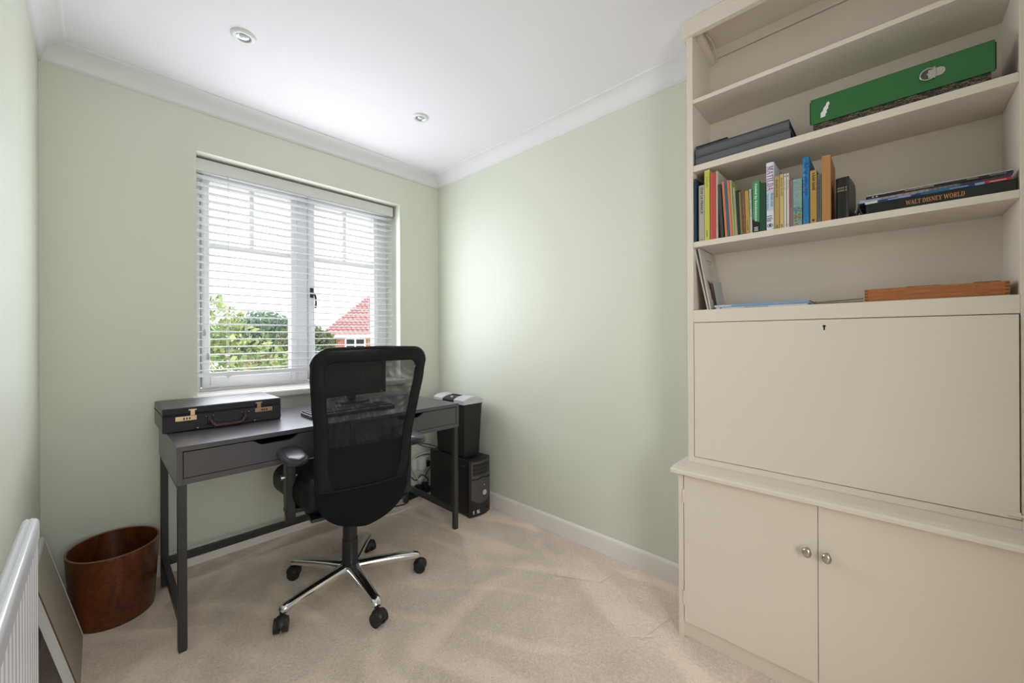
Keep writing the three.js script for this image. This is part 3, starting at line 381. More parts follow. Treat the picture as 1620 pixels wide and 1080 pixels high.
{ const g = bx(0, 0.10, 0, 0.118, 0, 0.0016); const o = solo('card', 'small plain grey-white card leaning on the front booklet', 'card', g, std('#b3b0ab', 0.6)); o.position.set(1.85, S0, 2.107); o.rotation.x = -0.15; }
[[0.0005, 0.0065, 2.112, 2.396, 1.810, '#c8cdd4', 'white glossy booklet lying flat on the lower shelf'], [0.007, 0.0145, 2.108, 2.400, 1.806, '#6f9dcc', 'pale blue plastic wallet lying on the white booklet']].forEach(([y0, y1, z0, z1, x, c, l], i) => {
  const b = thing(i ? 'document_wallet' : 'flat_booklet', l, i ? 'wallet' : 'booklet', [x, S0 + y0, z0]), h = y1 - y0, w = z1 - z0;
  part(b, 'page_block', bx(0.001, 0.19, 0.0008, h - 0.0008, 0, w), std('#c9ccd0', 0.6)); part(b, 'cover', merge(bx(0, 0.195, h - 0.0008, h, 0, w + 0.004), bx(0, 0.195, 0, 0.0008, 0, w)), std(c, 0.25));
  part(b, 'edge_print', new THREE.PlaneGeometry(w, h - 0.001).rotateY(-Math.PI / 2).translate(-0.0003, h / 2, w / 2), std(0xffffff, 0.4, { map: canvasTex(1024, 24, (g, W, H) => { g.fillStyle = i ? '#7fa6d0' : '#d5d8dc'; g.fillRect(0, 0, W, H); if (i) { g.fillStyle = '#c6ccd2'; g.fillRect(0, 0, W * 0.2, H); } else { g.fillStyle = '#222'; g.fillRect(W * 0.05, 6, 22, 14); marks2(g, W * 0.34, W * 0.60, 14, '#3a3a40', 51); } }) }));
});
[[1.2685, 1.2745, 'grey metal knitting needle lying beside the wooden tray, upper'], [1.2645, 1.2655, 'grey metal knitting needle lying beside the wooden tray, lower']].forEach(([a, b, l], i) => {
  const n = thing('knitting_needle', l, 'needle', [0, 0, 0], 0, 'knitting needles on the lower shelf');
  part(n, 'shaft', tube([[1.83, a, 2.418], [1.835, (a + b) / 2, 2.47], [1.84, b, 2.535]], 0.0018, 12, 8), std(lin(0.25, 0.23, 0.2), 0.35, { metalness: 0.7 })); part(n, 'knob', new THREE.SphereGeometry(0.0045, 10, 8).translate(1.83, a, 2.416), std(lin(0.2, 0.17, 0.13), 0.5));
});
{
  const b = thing('wooden_tray', 'shallow beech box with finger joints at the right of the lower shelf', 'box', [1.818, S0, 2.539]);
  part(b, 'front_board', uvm(bx(0, 0.008, 0.001, 0.0385, 0.008, 0.276), 4), M.beech); part(b, 'back_board', uvm(bx(0.142, 0.15, 0.001, 0.0385, 0.008, 0.276), 4), M.beech);
  for (const z of [0, 0.276]) part(b, 'end_board', uvm(bx(0, 0.15, 0.001, 0.0385, z, z + 0.008), 4), M.beech);
  const dk = std(lin(0.16, 0.075, 0.03), 0.6); for (const z of [-0.0004, 0.2762]) for (let k = 0; k < 4; k++) part(b, 'finger_joint', bx(-0.0004, 0.008, 0.004 + 0.009 * k, 0.008 + 0.009 * k, z, z + 0.0082), dk);
  part(b, 'bottom_board', bx(0.008, 0.142, 0.001, 0.006, 0.008, 0.276), M.beech);
  solo('rolled_leaflet', 'grey printed leaflet sticking out of the wooden box', 'leaflet', grid(1, 10, (u, v) => [lerp(1.84, 1.92, v), 1.3025 + 0.004 * Math.sin(v * 3), lerp(2.632, 2.705, u)]), std(lin(0.22, 0.20, 0.18), 0.7));
  solo('black_pouch', 'flat black pouch in the right end of the wooden box', 'pouch', bx(1.83, 1.95, 1.268, 1.303, 2.76, 2.812, 0.004), M.blackMatte);
}
// ------------------------------------------------------------------ desk
{
  const D = thing('desk', 'dark grey desk with two drawers and black metal legs under the window', 'desk', [0.366, 0, 0.108]), W = 1.31, Z = 0.60, T = 0.76, B = 0.618;
  part(D, 'desk_top', bx(0, W, T - 0.019, T, 0, Z, 0.0015), M.desk);
  for (const x of [0, W - 0.018]) part(D, 'side_panel', bx(x, x + 0.018, B, T - 0.019, 0.002, Z, 0.001), M.desk);
  part(D, 'back_panel', bx(0.018, W - 0.018, B + 0.02, T - 0.019, 0.004, 0.02), M.desk);
  part(D, 'bottom_panel', bx(0.018, W - 0.018, B + 0.008, B + 0.018, 0.02, Z - 0.03), M.desk);
  part(D, 'front_rail', bx(0.018, W - 0.018, B, B + 0.022, Z - 0.03, Z - 0.001, 0.001), M.desk); part(D, 'divider', bx(W / 2 - 0.009, W / 2 + 0.009, B + 0.022, T - 0.019, 0.03, Z - 0.001), M.desk);
  for (const [a, b] of [[0.0205, W / 2 - 0.0115], [W / 2 + 0.0115, W - 0.0205]]) {
    const c = (a + b) / 2 - 0.005, y0 = B + 0.0245, y1 = T - 0.0225, s = new THREE.Shape(); // cut-out grip in the top edge
    s.moveTo(a, y0); s.lineTo(b, y0); s.lineTo(b, y1); s.lineTo(c + 0.095, y1); s.bezierCurveTo(c + 0.075, y1, c + 0.07, y1 - 0.019, c + 0.05, y1 - 0.021); s.lineTo(c - 0.05, y1 - 0.021); s.bezierCurveTo(c - 0.07, y1 - 0.019, c - 0.075, y1, c - 0.095, y1); s.lineTo(a, y1); s.closePath();
    const d = part(D, 'drawer', new THREE.ExtrudeGeometry(s, { depth: 0.016, bevelEnabled: false, curveSegments: 10 }).translate(0, 0, Z - 0.0185), M.desk);
    part(d, 'drawer_tray', merge(bx(a + 0.006, b - 0.006, y0, y0 + 0.006, 0.05, Z - 0.019), bx(a + 0.006, a + 0.014, y0, y1 - 0.03, 0.05, Z - 0.019), bx(b - 0.014, b - 0.006, y0, y1 - 0.03, 0.05, Z - 0.019)), M.desk);
  }
  const L = 0.027; for (const x of [0.003, W - 0.003 - L]) for (const z of [0.006, Z - 0.006 - L]) part(D, 'leg', merge(bx(x, x + L, 0.006, B, z, z + L, 0.002), bx(x + 0.002, x + L - 0.002, 0, 0.006, z + 0.002, z + L - 0.002)), M.deskMetal);
  for (const x of [0.005, W - 0.005 - 0.023]) part(D, 'stretcher', bx(x, x + 0.023, 0.096, 0.130, 0.033, Z - 0.033, 0.002), M.deskMetal);
  part(D, 'stretcher', bx(0.030, W - 0.030, 0.094, 0.128, 0.008, 0.031, 0.002), M.deskMetal);
  for (const x of [0.005, W - 0.028]) part(D, 'top_rail', bx(x, x + 0.023, B - 0.02, B, 0.033, Z - 0.033), M.deskMetal);
}
// ------------------------------------------------------------------ briefcase
{
  const b = thing('briefcase', 'black leather attache case with brass combination locks on the desk', 'briefcase', [0.352, 0.7605, 0.088]), W = 0.442, H = 0.104, Z = 0.325;
  const lb = std(lin(0.010, 0.012, 0.018), 0.3, { bumpMap: leatherBump, bumpScale: 0.0007 });
  const dome = (g) => { const p = g.attributes.position; for (let i = 0; i < p.count; i++) if (p.getY(i) > H - 0.01) p.setY(i, p.getY(i) + 0.006 * Math.sin(Math.PI * p.getZ(i) / Z) * Math.sin(Math.PI * p.getX(i) / W)); g.computeVertexNormals(); return g; };
  part(b, 'base_shell', bx(0, W, 0, 0.071, 0, Z, 0.006, 3), lb);
  const lid = part(b, 'lid', bx(0, W, 0.0725, H, 0, Z, 0.006, 3), lb);
  part(lid, 'lid_panel', grid(16, 12, (u, v) => [lerp(0.008, W - 0.008, u), H - 0.0006 + 0.007 * Math.sin(Math.PI * u) * Math.sin(Math.PI * v), lerp(Z - 0.008, 0.008, v)]), lb);
  part(b, 'welt', merge(bx(-0.0015, W + 0.0015, 0.070, 0.074, -0.0015, Z + 0.0015, 0.001), bx(-0.001, W + 0.001, 0.016, 0.0185, -0.001, Z + 0.001, 0.001)), lb);
  for (const x of [0.077, 0.367]) {
    const k = part(b, 'combination_lock', bx(x - 0.036, x + 0.036, 0.046, 0.066, Z, Z + 0.004, 0.0015), M.brass, 'brass combination lock');
    for (let i = -1; i <= 1; i++) part(k, 'number_wheel', cyl(0.0058, 0.0058, 0.0045, x + i * 0.0095 + 0.002, 0.056, Z + 0.001, 14, 'x'), M.blackPlastic); part(k, 'slide_button', bx(x + (x < 0.2 ? -0.031 : 0.016), x + (x < 0.2 ? -0.016 : 0.031), 0.05, 0.062, Z + 0.004, Z + 0.0065, 0.001), M.brass);
    const s = x < 0.2 ? 0.022 : -0.020; part(b, 'latch', merge(bx(x + s - 0.014, x + s + 0.014, 0.088, 0.094, Z, Z + 0.003, 0.001), bx(x + s - 0.008, x + s + 0.008, 0.066, 0.09, Z, Z + 0.005, 0.0015)), M.brass, 'brass latch');
  }
  for (const x of [0.116, 0.33]) part(b, 'stud', new THREE.SphereGeometry(0.0035, 12, 8).translate(x, 0.009, Z), M.steel);
  const h = new THREE.Group(); h.name = 'handle'; b.add(h);
  for (const x of [0.158, 0.292]) { part(h, 'handle_mount', merge(bx(x - 0.016, x + 0.016, 0.052, 0.060, Z, Z + 0.005, 0.002), bx(x - 0.009, x + 0.009, 0.022, 0.062, Z, Z + 0.012, 0.004)), M.blackPlastic); part(h, 'mount_rivet', merge(new THREE.SphereGeometry(0.0026, 8, 6).translate(x - 0.013, 0.056, Z + 0.005), new THREE.SphereGeometry(0.0026, 8, 6).translate(x + 0.013, 0.056, Z + 0.005)), M.steel); }
  const hp = []; for (let i = 0; i <= 20; i++) { const t = i / 20, x = lerp(0.158, 0.292, t), e = Math.min(t, 1 - t) * 6; hp.push([x, e < 1 ? 0.040 - 0.028 * Math.sin(e * Math.PI / 2) : 0.012, Z + 0.014 + (e < 1 ? 0.006 * e : 0.006)]); }
  part(h, 'grip', sweep(hp, () => 0.0082, () => 0.0088, 12, V(0, 0, 1)), std(lin(0.045, 0.014, 0.012), 0.35), 'dark brown grip');
}
// ------------------------------------------------------------------ keyboard and monitor
{
  const k = thing('keyboard', 'dark computer keyboard on the desk behind the chair', 'keyboard', [0.885, 0.7602, 0.405]);
  part(k, 'case', bx(0, 0.45, 0, 0.018, 0, 0.155, 0.006, 3), std(lin(0.05, 0.05, 0.055), 0.4)); const km = std(lin(0.018, 0.018, 0.02), 0.5), kg = bx(-0.0078, 0.0078, 0, 0.009, -0.0078, 0.0078, 0.0025);
  for (let r = 0; r < 6; r++) for (let c = 0; c < 23; c++) { if (c === 15 || c === 19) continue; part(k, 'key', kg, km).position.set(0.012 + c * 0.0193, 0.015, 0.018 + r * 0.0205 + (r ? 0.004 : 0)); }
  const m = thing('monitor', 'black flat screen monitor on the desk behind the chair back', 'monitor', [1.265, 0.7602, 0.215]);
  part(m, 'bezel', merge(bx(-0.195, 0.195, 0.048, 0.068, -0.02, 0.014, 0.003), bx(-0.195, 0.195, 0.313, 0.330, -0.02, 0.014, 0.003), bx(-0.195, -0.178, 0.068, 0.313, -0.02, 0.014, 0.003), bx(0.178, 0.195, 0.068, 0.313, -0.02, 0.014, 0.003)), M.blackPlastic);
  part(m, 'screen', bx(-0.178, 0.178, 0.068, 0.313, -0.018, 0.008), std(lin(0.006, 0.006, 0.008), 0.25)); part(m, 'rear_shell', bx(-0.16, 0.16, 0.09, 0.29, -0.055, -0.02, 0.02), M.blackPlastic);
  part(m, 'neck', bx(-0.025, 0.025, 0.01, 0.15, -0.075, -0.05, 0.006), M.blackPlastic); part(m, 'foot', new THREE.CylinderGeometry(0.10, 0.105, 0.012, 36).scale(1, 1, 0.8).translate(0, 0.006, -0.04), M.blackPlastic); part(m, 'button', bx(0.155, 0.168, 0.054, 0.061, 0.012, 0.016, 0.001), M.steel);
}
// ------------------------------------------------------------------ office chair
const holes = dataTex(512, 512, (u, v) => { const n = 32, a = u * n, b = v * n, row = Math.floor(b), x = (a + (row % 2) * 0.5) % 1 - 0.5, y = b % 1 - 0.5; return Math.hypot(x, y * 1.05) < 0.42 ? 0 : 1; }, false);
{
  const C = thing('office_chair', 'black mesh-back office swivel chair with polished star base at the desk', 'chair', [0.975, 0, 0.776], -THREE.MathUtils.degToRad(8));
  const base = new THREE.Group(); base.name = 'star_base'; C.add(base);
  part(base, 'hub', new THREE.LatheGeometry([[0.0001, 0.062], [0.030, 0.062], [0.046, 0.075], [0.050, 0.095], [0.044, 0.112], [0.036, 0.118], [0.0001, 0.118]].map((p) => new THREE.Vector2(...p)), 36), M.chrome);
  for (let k = 0; k < 5; k++) {
    const a = THREE.MathUtils.degToRad(87.2 + 72 * k), c = Math.cos(a), s = Math.sin(a), pts = [];
    for (let i = 0; i <= 24; i++) { const t = i / 24, r = lerp(0.03, 0.318, t); pts.push([r * c, 0.098 - 0.016 * t * t - 0.008 * Math.max(0, t - 0.9) * 10 * (t - 0.9) * 10, r * s]); }
    part(base, 'spoke', sweep(pts, (t) => lerp(0.029, 0.0195, t) * (t > 0.96 ? 0.8 : 1), (t) => lerp(0.024, 0.016, t) * (t > 0.96 ? 0.7 : 1), 18, V(0, 1, 0), 0.8), M.chrome);
    const w = new THREE.Group(); w.name = 'caster'; base.add(w); w.position.set(0.315 * c, 0, 0.315 * s); w.rotation.y = [0.4, -0.3, 1.2, 0.2, 0.9][k];
    part(w, 'caster_wheels', merge(cyl(0.0275, 0.0275, 0.019, -0.0155, 0.0275, 0.008, 28, 'x'), cyl(0.0275, 0.0275, 0.019, 0.0155, 0.0275, 0.008, 28, 'x'), cyl(0.008, 0.008, 0.04, 0, 0.0275, 0.008, 12, 'x')), M.blackPlastic);
    part(w, 'caster_hood', merge(new THREE.SphereGeometry(0.033, 20, 12, 0, 2 * Math.PI, 0, Math.PI * 0.5).scale(0.85, 0.95, 1).translate(0, 0.032, 0.006), cyl(0.007, 0.007, 0.03, 0, 0.07, 0, 12)), M.blackPlastic);
  }
  part(C, 'gas_column', merge(cyl(0.035, 0.034, 0.115, 0, 0.172, 0, 30), cyl(0.031, 0.031, 0.11, 0, 0.28, 0, 30), cyl(0.026, 0.026, 0.07, 0, 0.36, 0, 24)), M.blackPlastic);
  part(C, 'tilt_mechanism', merge(bx(-0.10, 0.10, 0.375, 0.425, -0.11, 0.13, 0.012, 3), bx(-0.20, 0.20, 0.418, 0.432, -0.18, 0.18, 0.006)), M.blackPlastic);
  { // seat cushion with rolled front edge
    const g = new RoundedBoxGeometry(0.57, 0.13, 0.47, 8, 0.06), p = g.attributes.position;
    for (let i = 0; i < p.count; i++) { const x = p.getX(i), y = p.getY(i), z = p.getZ(i), f = Math.max(0, -z / 0.25); let yy = y + (y > 0 ? 0.012 * (Math.abs(x) / 0.25) ** 2 - 0.02 * f * f : -0.010 * f * f); yy += 0.004 * (N1(x * 30 + 40, z * 30 + 40) - 0.5); const q = Math.max(0, Math.min(1, (z + 0.17) / 0.12)), k = 1 - 0.19 * q * q * (3 - 2 * q); p.setXYZ(i, x * k, yy, z); }
    g.computeVertexNormals(); part(C, 'seat', g.translate(0.008, 0.495, -0.065), M.leather);
  }
  for (const s of [-1, 1]) {
    const A = new THREE.Group(); A.name = 'armrest'; C.add(A);
    const pad = []; for (let i = 0; i <= 20; i++) { const t = i / 20; pad.push([0.02 + s * (0.258 + 0.012 * t), 0.664 + 0.010 * t * t, lerp(0.165, -0.200, t)]); }
    const ends = (t) => Math.sqrt(Math.max(0.02, 1 - Math.max(0, (Math.abs(t - 0.5) - 0.32) / 0.18) ** 2));
    part(A, 'arm_pad', sweep(pad, (t) => 0.047 * ends(t), (t) => 0.019 * Math.sqrt(ends(t)), 22, V(0, 1, 0), 0.7), M.vinyl);
    part(A, 'arm_pad_top', sweep(pad.map(([x, y, z]) => [x, y + 0.0115, z]), (t) => 0.038 * ends(t), (t) => 0.0115 * Math.sqrt(ends(t)), 20, V(0, 1, 0), 0.7), M.vinyl);
    const ps = new THREE.Shape(); ps.moveTo(-0.032, 0.40); ps.quadraticCurveTo(-0.03, 0.375, -0.008, 0.37); ps.quadraticCurveTo(0.012, 0.375, 0.018, 0.41); ps.lineTo(0.036, 0.44); ps.lineTo(0.036, 0.645); ps.lineTo(-0.042, 0.645); ps.lineTo(-0.036, 0.5); ps.closePath();
    part(A, 'arm_post', new THREE.ExtrudeGeometry(ps, { depth: 0.026, bevelSize: 0.005, bevelThickness: 0.005, bevelSegments: 3 }).translate(0, 0, -0.013).rotateY(Math.PI / 2).translate(0.02 + s * 0.262, 0, -0.03), M.blackPlastic);
    part(A, 'arm_bracket', bx(Math.min(s * 0.17, s * 0.262), Math.max(s * 0.17, s * 0.262), 0.405, 0.425, -0.06, 0.0, 0.004), M.blackPlastic);
    part(A, 'bolt', merge(cyl(0.011, 0.011, 0.014, 0.02 + s * 0.285, 0.555, -0.045, 16, 'x'), cyl(0.011, 0.011, 0.014, 0.02 + s * 0.239, 0.555, -0.025, 16, 'x')), M.steel);
  }
  // back: one surface, bent about both axes
  const off = table([[0.36, 0.195], [0.45, 0.207], [0.55, 0.212], [0.65, 0.222], [0.75, 0.243], [0.85, 0.272], [1.0, 0.313], [1.12, 0.348]]);
  const hw = table([...Array.from({ length: 41 }, (_, i) => { const y = 0.36 + 0.16 * (i / 40) ** 2; return [y, 0.193 * Math.sqrt(Math.max(0, 1 - ((0.52 - y) / 0.16) ** 2.2))]; }), [0.60, 0.202], [0.70, 0.203], [0.80, 0.210], [0.90, 0.222], [1.0, 0.232], [1.12, 0.236]]);
  const S = (x, y, d = 0) => [x + 0.010, y, off(y) - 0.75 * x * x + d];
  const Bk = new THREE.Group(); Bk.name = 'backrest'; C.add(Bk);
  // leather border: matched outer and inner outlines
  const outer = [], inner = [], RC = 0.075, topY = 1.122;
  for (let i = 0; i <= 24; i++) { const y = lerp(0.50, topY - RC, i / 24), yi = lerp(0.53, 1.03, i / 24); outer.push([-hw(y), y]); inner.push([-(hw(yi) - 0.052 - 0.012 * Math.max(0, (0.62 - yi) / 0.1)), yi]); }
  for (let i = 1; i <= 12; i++) { const a = Math.PI - i / 12 * Math.PI / 2, w = hw(topY); outer.push([-(w - RC) + RC * Math.cos(a), topY - RC + RC * Math.sin(a) + 0.0]); inner.push([-(w - 0.085) + 0.033 * Math.cos(a), 1.03 + 0.033 * Math.sin(a)]); }
  for (let i = 1; i < 12; i++) { const t = i / 12; outer.push([lerp(-(hw(topY) - RC), 0, t), topY + 0.004 * t]); inner.push([lerp(-(hw(topY) - 0.085), 0, t), 1.063]); }
  const mir = (a) => [...a, [0, a[a.length - 1][1]], ...a.slice().reverse().map(([x, y]) => [-x, y])];
  const O = mir(outer), I = mir(inner), NO = O.length - 1;
  part(Bk, 'border', grid(18, NO, (u, v) => { const k = Math.round(v * NO), a = u * 2 * Math.PI, t = 0.5 - 0.5 * Math.cos(a), top = Math.max(0, (O[k][1] - 0.95) / 0.17); const [x, y] = [lerp(O[k][0], I[k][0], t), lerp(O[k][1], I[k][1], t)]; const th = Math.sign(Math.sin(a)) * Math.abs(Math.sin(a)) ** 0.7 * Math.min(1, 0.25 + Math.min(k, NO - k) / 6); return S(x, y, th > 0 ? 0.012 * th : (0.016 + 0.02 * top) * th); }, (u, v) => [u * 0.1, v * 1.6]), M.leather);
  part(Bk, 'piping', new THREE.TubeGeometry(new THREE.CatmullRomCurve3(O.filter((_, i) => i % 2 === 0).map(([x, y], i) => V(...S(x * 0.965, 0.5 + (y - 0.5) * 0.985, 0.0095)))), 160, 0.0022, 6), M.leather);
  const iw = (y) => hw(Math.min(y, 1.0)) - 0.046 - 0.012 * Math.max(0, (0.62 - y) / 0.1);
  const mesh1 = std(lin(0.0035, 0.0035, 0.0045), 0.7, { alphaMap: holes, alphaTest: 0.5, side: THREE.DoubleSide });
  part(Bk, 'rear_mesh', grid(24, 40, (u, v) => { const y = lerp(0.528, 1.066, v); return S((2 * u - 1) * iw(y), y, 0.004); }, (u, v) => { const y = lerp(0.528, 1.066, v); return [(2 * u - 1) * iw(y) / 0.0704, y / 0.0704]; }), mesh1);
  part(Bk, 'front_mesh', grid(24, 40, (u, v) => { const y = lerp(0.528, 1.066, v), x = (2 * u - 1) * iw(y); return S(x, y, -0.006 - 0.030 * (1 - (2 * u - 1) ** 2) * Math.sin(Math.PI * v) - 0.004); }, (u, v) => { const y = lerp(0.528, 1.066, v); return [(2 * u - 1) * iw(y) * 1.06 / 0.0704 + 0.4 * v * v, y / 0.0704]; }), mesh1);
  part(Bk, 'lumbar_pad', grid(20, 16, (u, v) => { const y = lerp(0.53, 0.715, v), x = (2 * u - 1) * (iw(y) + 0.004); return S(x, y, -0.006 + 0.004 * Math.sin(v * Math.PI)); }), M.fabric);
  const shellR = (y) => hw(y);
  part(Bk, 'lower_shell', merge(grid(24, 24, (u, v) => { const y = lerp(0.36001, 0.538, v * v), x = (2 * u - 1) * shellR(y); return S(x, y, 0.012 - 0.010 * (2 * u - 1) ** 4); }), grid(24, 24, (u, v) => { const y = lerp(0.36001, 0.538, v * v), x = (1 - 2 * u) * shellR(y) * 0.995; return S(x, y, -0.018 + 0.014 * (2 * u - 1) ** 4); })), M.fabric);
  part(Bk, 'seam', new THREE.TubeGeometry(new THREE.CatmullRomCurve3(Array.from({ length: 21 }, (_, i) => V(...S((i / 10 - 1) * (hw(0.535) - 0.004), 0.536, 0.011 - 0.008 * (i / 10 - 1) ** 4)))), 60, 0.0024, 6), M.blackMatte);
  part(C, 'back_bar', sweep([[0, 0.40, 0.10], [0, 0.398, 0.15], [0, 0.41, 0.178], [0, 0.45, 0.186], [0, 0.52, 0.188]], () => 0.035, () => 0.006, 14, V(0, 0.2, 1), 0.5), M.blackPlastic);
}
// ------------------------------------------------------------------ computer tower, shredder, socket and cables
{
  const T = thing('computer_tower', 'black and grey desktop computer tower on the carpet by the wall', 'computer', [1.802, 0, 0.225]), W = 0.178, H = 0.370, Z = 0.415;
  part(T, 'case', bx(0, W, 0.008, H - 0.004, 0, Z, 0.003), M.blackPlastic); part(T, 'side_latch', bx(-0.001, 0, H - 0.05, H - 0.042, Z - 0.06, Z - 0.025), std(lin(0.08, 0.08, 0.09), 0.4));
  part(T, 'feet', merge(...[[0.02, 0.03], [W - 0.02, 0.03], [0.02, Z - 0.03], [W - 0.02, Z - 0.03]].map(([x, z]) => cyl(0.012, 0.012, 0.009, x, 0.0045, z, 16))), M.blackMatte);
  const bow = (x) => 0.022 * (1 - ((x - W / 2) / (W / 2)) ** 2);
  const slab = (x0, x1, y0, y1, d, yb0 = 0) => merge(grid(16, 8, (u, v) => { const x = lerp(x0, x1, u), y = lerp(y0 + yb0 * (1 - (2 * u - 1) ** 2) * -1, y1, v); return [x, y, Z + bow(x) + d]; }), grid(16, 1, (u, v) => { const x = lerp(x0, x1, u); return [x, y1, Z + bow(x) + d - 0.02 * v]; }), grid(1, 8, (u, v) => [x0, lerp(y0, y1, v), Z + bow(x0) + d - 0.02 * (1 - u)]), grid(1, 8, (u, v) => [x1, lerp(y0, y1, v), Z + bow(x1) + d - 0.02 * u]));
  const fr = part(T, 'front_bezel', slab(0.0, W, 0.004, H - 0.004, 0.012), M.blackPlastic); const gm = std(lin(0.075, 0.072, 0.078), 0.45);
  part(fr, 'front_panel', merge(grid(20, 20, (u, v) => { const x = lerp(0.010, W - 0.010, u), y = lerp(0.085 + 0.030 * (2 * u - 1) ** 2, H - 0.016, v); return [x, y, Z + bow(x) + 0.0165]; }), grid(20, 1, (u, v) => { const x = lerp(0.010, W - 0.010, u); return [x, H - 0.016 + 0.012 * v, Z + bow(x) + 0.0165 - 0.03 * v]; }), grid(1, 20, (u, v) => [0.010, lerp(0.115, H - 0.016, v), Z + bow(0.01) + 0.0165 - 0.01 * (1 - u)])), gm, 'dark grey front panel');
  for (let k = 0; k < 3; k++) part(fr, 'drive_cover', slab(0.020, W - 0.020, 0.270 + 0.025 * k, 0.292 + 0.025 * k, 0.018), M.blackPlastic);
  part(fr, 'floppy_slot', tube(Array.from({ length: 13 }, (_, i) => { const x = lerp(0.012, W - 0.012, i / 12); return [x, 0.243 + 0.010 * Math.exp(-(((x - 0.09) / 0.02) ** 2)), Z + bow(x) + 0.0165]; }), 0.0045, 40, 8), M.blackMatte);
  part(fr, 'power_button', new THREE.CylinderGeometry(0.0155, 0.0165, 0.006, 32).rotateX(Math.PI / 2).translate(0.108, 0.147, Z + bow(0.108) + 0.018), std(lin(0.62, 0.61, 0.56), 0.35), 'round pale power button'); part(fr, 'button_ring', new THREE.TorusGeometry(0.008, 0.0012, 8, 24).translate(0.108, 0.147, Z + bow(0.108) + 0.0212), std(lin(0.4, 0.4, 0.38), 0.4));
  part(fr, 'indicator', new THREE.SphereGeometry(0.005, 12, 8).translate(0.106, 0.196, Z + bow(0.106) + 0.016), M.steel);
  part(fr, 'sticker', new THREE.PlaneGeometry(0.016, 0.021).translate(0.028, 0.033, Z + bow(0.03) + 0.0128), std(0xffffff, 0.4, { map: canvasTex(48, 64, (g) => { g.fillStyle = '#c9ccd0'; g.fillRect(0, 0, 48, 64); g.fillStyle = '#55606c'; g.fillRect(10, 14, 28, 10); g.fillRect(16, 34, 16, 18); }) }));
  part(fr, 'sticker', new THREE.PlaneGeometry(0.022, 0.024).rotateY(-0.18).translate(0.058, 0.034, Z + bow(0.058) + 0.0135), std(0xffffff, 0.4, { map: canvasTex(64, 64, (g) => { g.fillStyle = '#8fb1dc'; g.fillRect(0, 0, 64, 64); g.fillStyle = '#e9eff6'; g.fillRect(6, 6, 24, 24); g.fillRect(36, 36, 22, 22); g.fillStyle = '#2c5fa6'; g.fillRect(36, 8, 20, 20); }) }));
  part(fr, 'usb_port', bx(0.115, 0.15, 0.030, 0.045, Z + 0.012, Z + 0.030), M.blackMatte);
}
{
  const S = thing('paper_shredder', 'black paper shredder with silver head standing on the computer', 'shredder', [1.885, 0.3705, 0.435]), sq = (w0, d0, y0, w1, d1, y1) => { const g = new THREE.BoxGeometry(1, 1, 1, 1, 1, 1), p = g.attributes.position; for (let i = 0; i < p.count; i++) { const t = p.getY(i) > 0; p.setXYZ(i, p.getX(i) * (t ? w1 : w0), t ? y1 : y0, p.getZ(i) * (t ? d1 : d0)); } const n = g.toNonIndexed(); n.computeVertexNormals(); return n; };
  part(S, 'bin', sq(0.128, 0.29, 0, 0.152, 0.325, 0.345), std(lin(0.014, 0.015, 0.015), 0.5));
  part(S, 'rim', bx(-0.080, 0.080, 0.338, 0.350, -0.166, 0.166, 0.003), M.blackPlastic);
  const sil = std(lin(0.62, 0.62, 0.64), 0.32, { metalness: 0.25 });
  const hs = new THREE.Shape(); hs.moveTo(-0.082, 0.350); hs.lineTo(0.082, 0.350); hs.lineTo(0.082, 0.368); hs.quadraticCurveTo(0.05, 0.392, 0.0, 0.392); hs.quadraticCurveTo(-0.05, 0.392, -0.082, 0.372); hs.closePath();
  for (const [a, b] of [[-0.168, -0.062], [0.062, 0.168]]) part(S, 'head', new THREE.ExtrudeGeometry(hs, { depth: b - a - 0.006, bevelSize: 0.003, bevelThickness: 0.003, bevelSegments: 3, curveSegments: 12 }).translate(0, 0, a + 0.003), sil);
  part(S, 'control_panel', new THREE.ExtrudeGeometry(hs, { depth: 0.124, bevelEnabled: false, curveSegments: 12 }).translate(0, -0.003, -0.062), M.blackPlastic); part(S, 'feed_slot', bx(-0.004, 0.004, 0.386, 0.3935, -0.12, 0.12), M.blackMatte); part(S, 'switch', new THREE.CylinderGeometry(0.008, 0.009, 0.01, 16).translate(-0.05, 0.383, 0.0), M.white);
}
